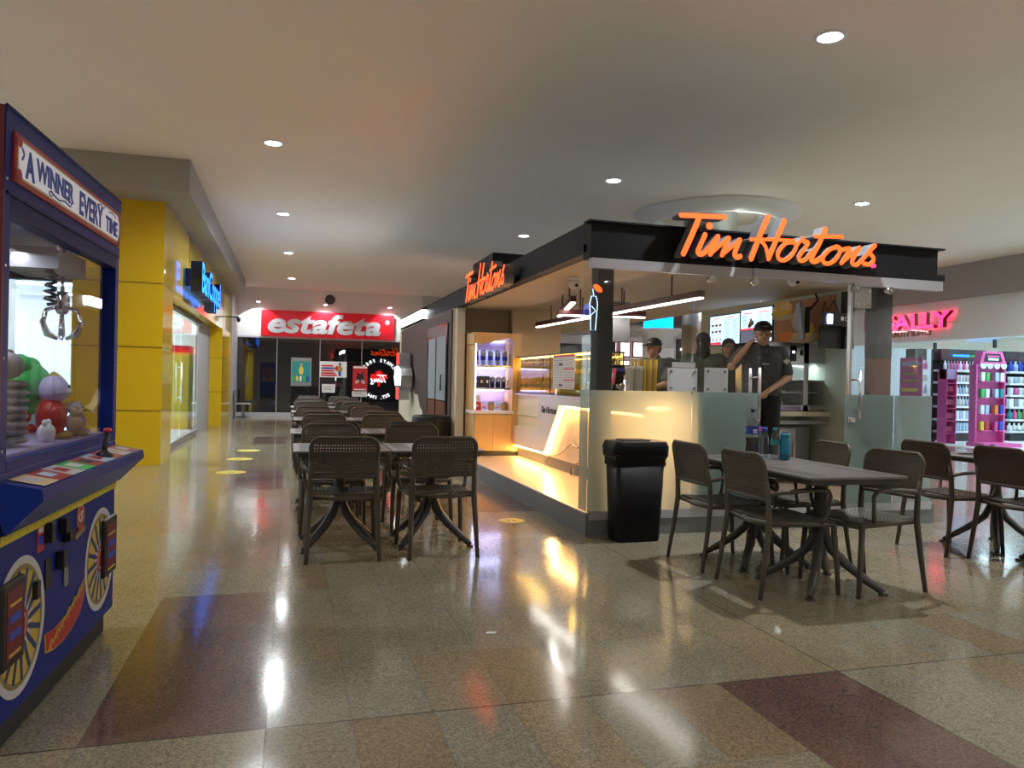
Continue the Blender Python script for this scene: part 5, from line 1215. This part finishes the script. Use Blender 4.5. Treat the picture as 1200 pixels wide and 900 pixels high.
def person(label, loc, rz, h=1.70, pose=None, shirt='shirt_grey', logo=True, cap='cap', vox=.008, headturn=0.0, lean=0.0, hair=False):
    """figure facing -Y; units scaled from 1.70 m"""
    t = thing('person', label, 'person', loc, rz); k = h/1.70; L = lambda *p: Vector(p)*k
    P = dict(sl=(-.185, .0, 1.40), el=(-.23, -.02, 1.13), wl=(-.20, -.16, .92), sr=(.185, 0, 1.40), er=(.24, .02, 1.13), wr=(.22, -.14, .92))
    if pose: P.update(pose)
    neck = L(0, lean*.9, 1.46); hc = L(0, lean*1.1-.02, 1.575)
    RH = Rz(headturn)
    def hd(x, y, z): return hc+(RH @ Vector((x, y, z)))*k
    parts = [('e', hd(0, .012, .035), (.077*k, .094*k, .088*k), RH), ('e', hd(0, -.012, -.03), (.064*k, .078*k, .080*k), RH), ('e', hd(0, -.035, -.082), (.036*k, .040*k, .030*k), RH),
             ('c', hd(0, -.088, .012), .010*k, hd(0, -.106, -.022), .014*k), ('c', hd(-.010, -.092, -.024), .009*k, hd(.010, -.092, -.024), .009*k),
             ('e', hd(-.078, .01, -.005), (.010*k, .020*k, .030*k), RH), ('e', hd(.078, .01, -.005), (.010*k, .020*k, .030*k), RH),
             ('c', hd(-.05, -.074, .030), .010*k, hd(.05, -.074, .030), .010*k), ('e', hd(-.035, -.06, -.018), (.024*k, .022*k, .02*k), RH), ('e', hd(.035, -.06, -.018), (.024*k, .022*k, .02*k), RH),
             ('c', hd(-.018, -.080, -.052), .008*k, hd(.018, -.080, -.052), .008*k),
             ('c', L(0, lean*.85+.01, 1.38), .062*k, hd(0, .012, -.05), .056*k)]
    body = parts+[('c', L(-.10, lean*.75, 1.33), .105*k, L(-.085, 0, 1.0), .10*k), ('c', L(.10, lean*.75, 1.33), .105*k, L(.085, 0, 1.0), .10*k), ('c', L(-.16, lean*.8, 1.39), .06*k, L(.16, lean*.8, 1.39), .06*k),
                  ('c', L(-.09, .01, .92), .105*k, L(-.10, -.01, .50), .062*k), ('c', L(-.10, -.01, .50), .060*k, L(-.11, .02, .10), .042*k), ('c', L(-.11, .03, .045), .04*k, L(-.12, -.13, .035), .034*k),
                  ('c', L(.09, .01, .92), .105*k, L(.10, -.01, .50), .062*k), ('c', L(.10, -.01, .50), .060*k, L(.11, .02, .10), .042*k), ('c', L(.11, .03, .045), .04*k, L(.12, -.13, .035), .034*k)]
    for s, a, e, w_, sd in ((-1, 'sl', 'el', 'wl', -1), (1, 'sr', 'er', 'wr', 1)):
        A, E_, W_ = L(*P[a]), L(*P[e]), L(*P[w_])
        body += [('c', A, .056*k, E_, .043*k), ('c', E_, .042*k, W_, .027*k)]
        d = (W_-E_).normalized(); hand(body, W_, d, P.get('n'+w_[1], (0, -1, -.3)), sd, P.get('curl', .5), k)
    fuse(body, 'body', 'skin', t, vox*.75, 3)
    g = .012
    sh = [('c', L(-.085, lean*.75, 1.31), (.115+g)*k, L(-.08, 0, .98), (.108+g)*k), ('c', L(.085, lean*.75, 1.31), (.115+g)*k, L(.08, 0, .98), (.108+g)*k), ('c', L(-.15, lean*.8, 1.385), (.066+g)*k, L(.15, lean*.8, 1.385), (.066+g)*k),
          ('c', L(-.07, 0, .96), (.11+g)*k, L(.07, 0, .96), (.11+g)*k), ('c', L(0, lean*.85+.01, 1.40), .070*k, L(0, lean*.86+.008, 1.455), .068*k)]
    for a, e in (('sl', 'el'), ('sr', 'er')):
        A, E_ = L(*P[a]), L(*P[e]); m_ = A.lerp(E_, .78); sh.append(('c', A, (.060+g)*k, m_, (.052+g)*k))
    so = fuse(sh, 'shirt', shirt, t, vox, 4)
    if logo:
        MB().prism([(x*.045*k, z*.045*k) for x, z in LEAF], 0, .004).build('leaf_badge', 'white', so, tuple(L(*P['sr']).lerp(L(*P['er']), .45)+Vector((.0, -.078, .01))*k), .15)
        MB().box(-.035, .035, 0, .003, -.004, .004).build('chest_print', 'white', so, tuple(L(.0, -.137+lean*.75, 1.27)))
    pa = [('c', L(-.085, .0, .95), (.108+g)*k, L(-.10, -.01, .50), .080*k), ('c', L(-.10, -.01, .50), .080*k, L(-.11, .02, .11), .066*k), ('c', L(.085, 0, .95), (.108+g)*k, L(.10, -.01, .50), .080*k), ('c', L(.10, -.01, .50), .080*k, L(.11, .02, .11), .066*k), ('c', L(-.07, 0, .95), (.11+g)*k, L(.07, 0, .95), (.11+g)*k)]
    fuse(pa, 'trousers', 'pants', t, vox, 3)
    for s in (-1, 1): fuse([('c', L(s*.11, .03, .05), .05*k, L(s*.12, -.15, .042), .042*k), ('c', L(s*.11, .03, .05), .048*k, L(s*.11, .02, .12), .045*k)], 'shoe', 'black', t, .012, 2)
    if cap in ('cap', 'back'):
        c = MB().ball((0, .012, .055), (.093, .108, .086)).build('cap', 'cap_black', t)
        for v in c.data.vertices: v.co.z = max(v.co.z, .036)
        sgn = -1
        br = MB().slab([(-.08, -.06), (-.078, -.13), (-.045, -.172), (.045, -.172), (.078, -.13), (.08, -.06)], .032, .044).build('brim', 'cap_black', c)
        c.data.transform(Matrix.Diagonal((k, k, k, 1))); c.location = hc; c.rotation_euler = (0, 0, headturn); br.data.transform(Matrix.Diagonal((k, k, k, 1)))
        MB().box(-.03, .03, -.001, .001, -.006, .006).build('cap_print', 'grey', c, (0, -.092*k, .075*k))
    if cap == 'net' or hair:
        hr = fuse([('e', (0, .022, .045), (.088*k, .10*k, .09*k)), ('e', (0, .06, -.02), (.075*k, .05*k, .07*k))]+([('e', (0, .05, -.10), (.085*k, .06*k, .12*k))] if hair else []), 'hair', 'hair' if hair else 'cap_black', t, .010, 3)
        hr.location = hc; hr.rotation_euler = (0, 0, headturn)
    else:
        hr = fuse([('e', (0, .045, .0), (.078*k, .062*k, .07*k))], 'hair', 'hair', t, .010, 2); hr.location = hc; hr.rotation_euler = (0, 0, headturn)
    for s in (-1, 1):
        e = MB().ball((0, 0, 0), (.013, .006, .007), 'white', 10).ball((0, -.004, 0), (.006, .004, .006), 'eye', 10).build('eye', None, t, tuple(hd(s*.030, -.079, .010))); e.rotation_euler = (0, 0, headturn)
        e = MB().tube([(-.017, 0, 0), (0, -.003, .004), (.017, .003, 0)], .003).build('eyebrow', 'hair', t, tuple(hd(s*.031, -.086, .032))); e.rotation_euler = (0, 0, headturn)
    m_ = MB().tube([(-.022, .006, 0), (0, 0, .001), (.022, .006, 0)], [.002, .005, .002]).build('mouth', 'lip', t, tuple(hd(0, -.091, -.052))); m_.rotation_euler = (0, 0, headturn)
    return t
person('barista in black cap and grey polo standing in the open kiosk doorway', (4.73, 6.98, PZ), -.35, 1.74,
       dict(sl=(-.19, .0, 1.39), el=(-.33, -.10, 1.24), wl=(-.20, -.12, 1.42), sr=(.19, 0, 1.39), er=(.25, -.05, 1.14), wr=(.03, -.24, 1.02), nl=(1, .2, -.2), nr=(-.3, -.3, -1), curl=.55), headturn=-.05, vox=.008)
person('barista with black cap seen from the side, bent over behind the left glass notices', (4.12, 8.15, PZ), -1.15, 1.60,
       dict(el=(-.22, -.12, 1.14), wl=(-.12, -.30, 1.08), er=(.22, -.12, 1.14), wr=(.12, -.30, 1.08)), 'shirt_grey', False, 'cap', .011, .0, -.06)
person('worker with dark head cover and olive shirt below the left menu screen', (5.12, 8.25, PZ), -.45, 1.64,
       dict(el=(-.25, -.06, 1.14), wl=(-.16, -.24, 1.10), er=(.25, -.06, 1.14), wr=(.12, -.24, 1.08)), 'shirt_green', False, 'net', .011, .1)
person('dark stand-in figure for a glass reflection, between right notice and olive shirted worker', (4.48, 7.75, PZ), PI-.5, 1.66,  # solid figure standing in for a dark reflection on the front glass
       None, 'shirt_green', False, 'net', .011, 0, 0, True)

# ------------------------------------------------------------------ claw machine
ANG = math.radians(87.6); CL = (-.885, 2.86, 0)
G = thing('claw_machine', 'blue prize claw machine with wagon wheel decals at the left edge', 'arcade machine', CL, ANG)
# local: x along the front from near (0) to far (1.36), -y towards the aisle
xa, xb, D = -.055, 1.36, .86
MB().box(xa+.03, xb-.07, .02, D-.02, 0, .12, bev=.012).build('plinth', 'black_matte', G)
body = MB().box(xa, xb, 0, D, .10, .93, 'claw_blue', bev=.006).build('body', None, G)
fr = MB()
for x0, x1 in ((xa, xa+.06), (xb-.06, xb)):
    for y0, y1 in ((0, .07), (D-.07, D)): fr.box(x0, x1, y0, y1, .93, 1.84, 'claw_blue', bev=.004)
fr.box(xa+.06, xb-.06, 0, .06, .93, .965, 'claw_blue').box(xa+.06, xb-.06, .0, .05, 1.775, 1.84, 'claw_navy').box(xa+.06, xb-.06, D-.06, D, .93, .965, 'claw_blue').box(xa, xa+.05, .07, D-.07, .93, .965, 'claw_blue').box(xb-.05, xb, .07, D-.07, .93, .965, 'claw_blue')
fr.build('window_frame', None, G)
MB().box(xa+.055, xb-.055, .03, .036, .96, 1.78).build('front_window', 'glass_claw', G)
MB().box(xb-.03, xb-.024, .07, D-.07, .96, 1.78).build('side_window', 'glass_claw', G)
MB().box(xa+.055, xb-.055, D-.036, D-.03, .96, 1.78).build('back_window', 'glass_claw', G)
MB().box(xa-.003, xa+.004, .0, D, .12, 2.11).build('side_panel', 'claw_maroon', G)
MB().prism([(0, 1.835), (D, 1.835), (D, 2.11), (-.005, 2.11)], xa, xb, None, T=Rz(PI/2) @ Matrix.Diagonal((1, -1, 1, 1))).build('canopy', 'claw_blue', G)
MB().box(xa+.02, xb-.02, -.006, 0, 1.832, 1.842).box(xa, xb, -.008, 0, 2.105, 2.115).build('canopy_trim', 'claw_navy', G)
sg = MB().box(.0, 1.315, -.010, .0, 1.882, 2.045, 'decal_red').box(.018, 1.297, -.012, -.01, 1.897, 2.03, 'tan_wall').box(.028, 1.287, -.014, -.012, 1.905, 2.022, 'banner_cream')
for cx in (.03, 1.285):
    for cz in (1.907, 2.02): sg.disc(cx, cz, .022, -.0150, 'decal_red', 12)
sp = sg.build('sign_panel', None, G)
text('lettering', 'A', .13, 'blue', sp, (.085, -.015, 1.915), 0, .001, off=.004, sx=.85)
text('lettering', 'WINNER', .10, 'blue', sp, (.185, -.015, 1.935), 0, .001, off=.003, sx=1.0)
text('lettering', 'EVERY', .13, 'blue', sp, (.66, -.015, 1.915), 0, .001, off=.004, sx=.92)
text('lettering', 'TIME', .095, 'blue', sp, (1.055, -.015, 1.92), 0, .001, off=.003, sx=.98)
a = MB()
a.stroke([(.33, 1.925), (.36, 1.918), (.42, 1.912), (.48, 1.922), (.54, 1.915)], .006, -.016, -.013, 'blue').stroke([(.33, 1.925), (.31, 1.918), (.32, 1.908), (.345, 1.912)], .005, -.016, -.013, 'blue').stroke([(.54, 1.915), (.56, 1.922), (.55, 1.932), (.53, 1.928)], .005, -.016, -.013, 'blue')
a.build('flourish', None, sp); a = MB()
a.stroke([(.93, 2.01), (.97, 2.017), (1.0, 2.008), (1.03, 2.016)], .005, -.016, -.013, 'blue').build('flourish', None, sp); MB().stroke([(1.1, 2.01), (1.16, 2.016), (1.22, 2.006)], .005, -.016, -.013, 'blue').build('flourish', None, sp); a = MB().stroke([(.05, 2.0), (.065, 1.985), (.05, 1.965)], .008, -.016, -.013, 'blue')
a.build('flourish', None, sp)
# gantry and claw
MB().box(.05, 1.28, .40, .44, 1.76, 1.80, 'brushed').box(.10, 1.25, .60, .63, 1.76, 1.80, 'brushed').box(.80, 1.18, .10, .34, 1.70, 1.79, 'grey').lathe([(.035, 0), (.035, .02)], 'steel', 20, T=Tr(.80, .10, 1.80) @ Rx(PI/2)).build('gantry', None, G)
cw = MB().cyl((.99, .14, 1.69), (.99, .14, 1.60), .008, 'steel').lathe([(.018, 1.52), (.030, 1.54), (.030, 1.60), (.02, 1.62)], 'chrome', 18, T=Tr(.99, .14, 0))
for k in range(3):
    an = k*2*PI/3+.3; c_, s_ = math.cos(an), math.sin(an)
    cw.tube([(.99+.025*c_, .14+.025*s_, 1.55), (.99+.07*c_, .14+.07*s_, 1.535), (.99+.085*c_, .14+.085*s_, 1.48), (.99+.065*c_, .14+.065*s_, 1.43), (.99+.02*c_, .14+.02*s_, 1.41)], [.008, .009, .012, .016, .008], 'chrome', 8)
cw.build('claw', None, G)
MB().tube([(.84+.025*math.cos(q*1.3), .14+.02*math.sin(q*1.3), 1.70-.006*q) for q in range(26)], .008, 'black', 6).build('coiled_cable', 'black', G)
# control shelf
shf = MB(); shf.prism([(0, .80), (0, .905), (-.125, .880), (-.130, .843), (-.02, .73)], xa, xb+.01, None, T=Rz(PI/2) @ Matrix.Diagonal((1, -1, 1, 1)))
sh_ = shf.build('control_shelf', 'claw_blue', G)
dk = MB()
for k in range(9):
    x = .0+k*.148; m = ['tan_wall', 'decal_red', 'decal_white', 'green', 'decal_red', 'lightblue', 'decal_red', 'decal_white', 'decal_red'][k]
    dk.quad([(x, -.006, .9075), (x+.146, -.006, .9075), (x+.146, -.116, .8855), (x, -.116, .8855)], m)
    dk.quad([(x+.03, -.03, .9032), (x+.11, -.03, .9032), (x+.11, -.08, .8932), (x+.03, -.08, .8932)], ['decal_white', 'lightblue', 'decal_red', 'cream', 'black', 'decal_red', 'black', 'tan_wall', 'cream'][k])
dk.build('control_decal', None, sh_)
MB().lathe([(.038, 0), (.036, .012), (.018, .022), (.014, .03)], 'black', 20, T=Tr(.90, -.065, .892)).cyl((.90, -.065, .91), (.945, -.065, 1.0), .011, 'black').ball((.948, -.065, 1.006), (.018, .018, .012), 'red').build('joystick', None, G)
MB().quad([(xa, -.006, .694), (xb, -.006, .694), (xb, -.006, .727), (xa, -.006, .727)], 'tape_yellow').box(xa, xb, -.005, .0, .695, .726, 'tape_yellow').build('measuring_tape', None, G)
tk = MB()
for k in range(90): tk.box(xa+.005+k*.0155, xa+.007+k*.0155, -.0066, -.006, .713 if k % 5 else .705, .727)
tk.build('tape_mark', 'black', G)
# wheel decals, prize doors
def wheel(cx, cz, r, mirror=1):
    a = MB().disc(cx, cz, r, -.0020, 'decal_white', 48, r0=r*.88).disc(cx, cz, r*.88, -.0021, 'decal_olive', 48, r0=r*.80).disc(cx, cz, r*.8, -.0022, 'decal_yellow', 48)
    for k in range(16):
        q = 2*PI*k/16+.1
        a.stroke([(cx+r*.28*math.cos(q), cz+r*.28*math.sin(q)), (cx+r*.78*math.cos(q), cz+r*.78*math.sin(q))], r*.085, -.0035, -.0022, 'decal_blue', smooth=False)
    for k in range(16):
        q = 2*PI*(k+.5)/16+.1; n = (-math.sin(q), math.cos(q))
        a.prism([(cx+r*.2*math.cos(q)+n[0]*r*.05, cz+r*.2*math.sin(q)+n[1]*r*.05), (cx+r*.2*math.cos(q)-n[0]*r*.05, cz+r*.2*math.sin(q)-n[1]*r*.05), (cx+r*.48*math.cos(q), cz+r*.48*math.sin(q))], -.0042, -.0022, 'decal_white')
    a.disc(cx, cz, r*.27, -.0045, 'decal_red', 32).disc(cx, cz, r*.2, -.0050, 'decal_white', 32, r0=r*.17)
    return a.build('wheel_decal', None, G)
wheel(1.115, .395, .236); wheel(.145, .385, .238)
for x0, x1, z0, z1 in ((1.12, 1.335, .295, .57), (-.05, .135, .285, .57)):
    d = MB().box(x0, x1, -.020, -.0, z0, z1, 'black', bev=.008).box(x0+.025, x1-.025, -.022, -.020, z0+.03, z1-.03, 'claw_maroon').build('prize_door', None, G)
    a = MB()
    for k, (m, h_) in enumerate((('decal_yellow', .018), ('blue', .05), ('blue', .05), ('decal_yellow', .018))): a.box(x0+.045, x1-.045, -.024, -.022, z1-.07-.055*k-.012, z1-.07-.055*k-.012+h_*.5, m)
    a.build('door_print', None, d)
# red banner swoosh with yellow scrolls
top = [(.385, .275), (.50, .262), (.64, .275), (.76, .310), (.875, .365)]; bot = [(.875, .29), (.82, .235), (.72, .20), (.60, .182), (.48, .185), (.40, .20)]
MB().prism([(x, z) for x, z in top]+bot, -.003, 0, 'decal_yellow').prism([(x*.965+.022, z*.94+.0155) for x, z in top+bot], -.004, -.003, 'decal_red').build('banner_decal', None, G)
a = MB()
for k in range(6):
    x = .46+k*.068; z = .215+.022*k
    a.stroke([(x-.03, z-.012), (x, z+.018), (x+.02, z), (x+.035, z+.02)], .007, -.0055, -.004, 'decal_yellow').stroke([(x, z), (x-.008, z-.015), (x+.004, z-.022)], .006, -.0055, -.004, 'decal_yellow')
a.build('scroll_decal', None, G)
a = MB().box(.29, .365, -.003, 0, .60, .71, 'decal_red').box(.305, .35, -.004, -.003, .67, .69, 'decal_white').box(.30, .355, -.0035, -.003, .625, .66, 'blue').build('price_sticker', None, G)
a = MB().disc(.80, .645, .052, -.003, 'decal_red', 28).disc(.80, .645, .052, -.0035, 'tan_wall', 28, r0=.046).prism([(.735, .555), (.865, .575), (.865, .60), (.735, .58)], -.004, 0, 'decal_olive').prism([(.76, .59), (.84, .60), (.83, .615), (.77, .608)], -.005, 0, 'decal_red')
a.stroke([(.785, .66), (.772, .645), (.785, .628)], .008, -.006, -.0035, 'white').stroke([(.82, .665), (.803, .66), (.815, .645), (.802, .628)], .008, -.006, -.0035, 'white').build('badge_decal', None, G)
for x, z, w__, hh, dp in ((.385, .66, .045, .075, .03), (.55, .655, .04, .06, .03), (.61, .605, .07, .045, .03), (.41, .50, .06, .12, .006), (.52, .525, .035, .07, .03), (.27, .475, .035, .065, .02)):
    MB().box(x-w__/2, x+w__/2, -dp, 0, z-hh/2, z+hh/2, bev=.004).build('latch', 'black', G)
MB().box(.585, .612, -.012, 0, .40, .49, 'steel', bev=.004).box(.592, .605, -.016, -.012, .41, .47, 'brushed').build('coin_slot', None, G)
bo = MB()
for x in (xa+.02, xb-.02):
    for z in (.16, .70, 1.0, 1.3, 1.6, 1.88, 2.06): bo.ball((x, -.001, z), (.006, .003, .006), 'steel', 8)
bo.build('bolt', None, G)
MB().box(xa+.06, xb-.06, .04, D-.04, .93, .975).build('prize_bed', 'lilac', G)

# plush prizes in the machine (each its own toy), positions in the machine's frame
GM = Matrix.Translation(CL) @ Rz(ANG)
def plush(x, y, z, label, name, fn, rz=0, sc=1.0):
    p = GM @ Vector((x, y, z)); t = thing(name, label, 'toy', p, ANG+rz); t.scale = (sc, sc, sc); fn(t); return t
def p_penguin(t):
    MB().ball((0, 0, .12), (.10, .08, .12), 'decal_red').build('body', None, t); MB().ball((0, -.01, .28), (.085, .08, .08), 'lilac').ball((.0, -.07, .27), (.05, .03, .035), 'cream').build('head', None, t)
    for s in (-1, 1): MB().ball((s*.09, -.02, .12), (.03, .04, .07), 'decal_red', T=Matrix()).build('arm', None, t); MB().ball((s*.05, -.06, .02), (.04, .05, .025), 'gold').build('foot', None, t); MB().ball((s*.03, -.085, .30), .01, 'black').build('eye', None, t)
def p_green(t):
    MB().ball((0, 0, .10), (.14, .11, .10), 'green').build('body', None, t); MB().ball((-.08, .0, .18), (.05, .05, .05), 'green').ball((.09, .0, .17), (.05, .05, .05), 'green').build('ear', None, t); MB().ball((.16, 0, .05), (.05, .04, .10), 'green').build('arm', None, t)
def p_banana(t):
    MB().tube([(0, 0, 0), (.02, 0, .07), (.02, 0, .14), (-.02, 0, .20), (-.05, 0, .23)], [.03, .05, .052, .035, .012], 'yellow', 12).build('body', None, t)
def p_bear(m):
    def f(t):
        MB().ball((0, 0, .09), (.075, .06, .09), m).build('body', None, t); MB().ball((0, -.01, .21), (.06, .055, .055), m).ball((0, -.06, .20), (.025, .02, .02), 'cream').build('head', None, t)
        for s in (-1, 1): MB().ball((s*.045, 0, .26), (.02, .012, .02), m).build('ear', None, t); MB().ball((s*.075, -.02, .10), (.025, .03, .05), m).build('arm', None, t); MB().ball((s*.04, -.06, .02), (.03, .05, .028), m).build('leg', None, t); MB().ball((s*.02, -.062, .225), .007, 'black').build('eye', None, t)
    return f
def p_stripe(t):
    b = MB()
    for k in range(8): b.ball((0, 0, .03+.035*k), (.10-.004*k, .09, .024), 'grey' if k % 2 else 'shop_grey')
    b.build('body', None, t); MB().ball((0, -.01, .36), (.07, .06, .06), 'grey').ball((.05, 0, .41), .025, 'black').build('head', None, t)
def p_star(t): MB().ball((0, 0, .07), (.07, .06, .07), 'white').build('body', None, t); MB().ball((-.04, 0, .14), (.02, .02, .03), 'white').ball((.04, 0, .14), (.02, .02, .03), 'white').build('ear', None, t)
Z0 = .976
plush(.84, .13, Z0, 'red bodied plush bird with lilac head inside the claw machine', 'plush_bird', p_penguin, .3, .75)
plush(.88, .25, Z0+.14, 'bright green plush toy lying on top of the prize pile', 'plush_toy', p_green, .1, .95)
plush(1.10, .19, Z0+.05, 'yellow green banana shaped plush in the prize pile', 'plush_banana', p_banana, 0, 1.0)
plush(.44, .16, Z0, 'striped grey plush toy at the left end of the claw machine', 'plush_toy', p_stripe, .2, .85)
plush(1.12, .12, Z0, 'purple plush bear at the right of the prize pile', 'plush_bear', p_bear('lilac'), -.4, .55)
plush(1.03, .09, Z0, 'small tan plush bear low in front of the purple plush bear', 'plush_bear', p_bear('tan_wall'), .5, .5)
plush(.62, .32, Z0+.04, 'pink plush bear behind the striped grey plush', 'plush_bear', p_bear('pink'), .3, .9)
plush(1.22, .40, Z0, 'red plush bear at the far end of the prize bed', 'plush_bear', p_bear('red'), -.2, .8)
plush(.66, .09, Z0, 'small white plush cat low at the front window', 'plush_cat', p_star, 0, .55)
plush(.90, .60, Z0, 'brown plush bear at the back of the prize bed', 'plush_bear', p_bear('mural_b'), 0, .9)
plush(.55, .62, Z0, 'white plush cat at the back of the prize bed', 'plush_cat', p_star, 0, 1.4)
plush(1.18, .64, Z0, 'blue plush bear at the back right of the prize bed', 'plush_bear', p_bear('lightblue'), -.4, .9)
l = bpy.data.lights.new('cabinet_light', 'AREA'); l.shape = 'RECTANGLE'; l.size = 1.0; l.size_y = .05; l.energy = 3; l.color = (.85, .9, 1)
lo = bpy.data.objects.new('cabinet_light', l); C.objects.link(lo); lo.parent = G; lo.location = (.65, .25, 1.76)
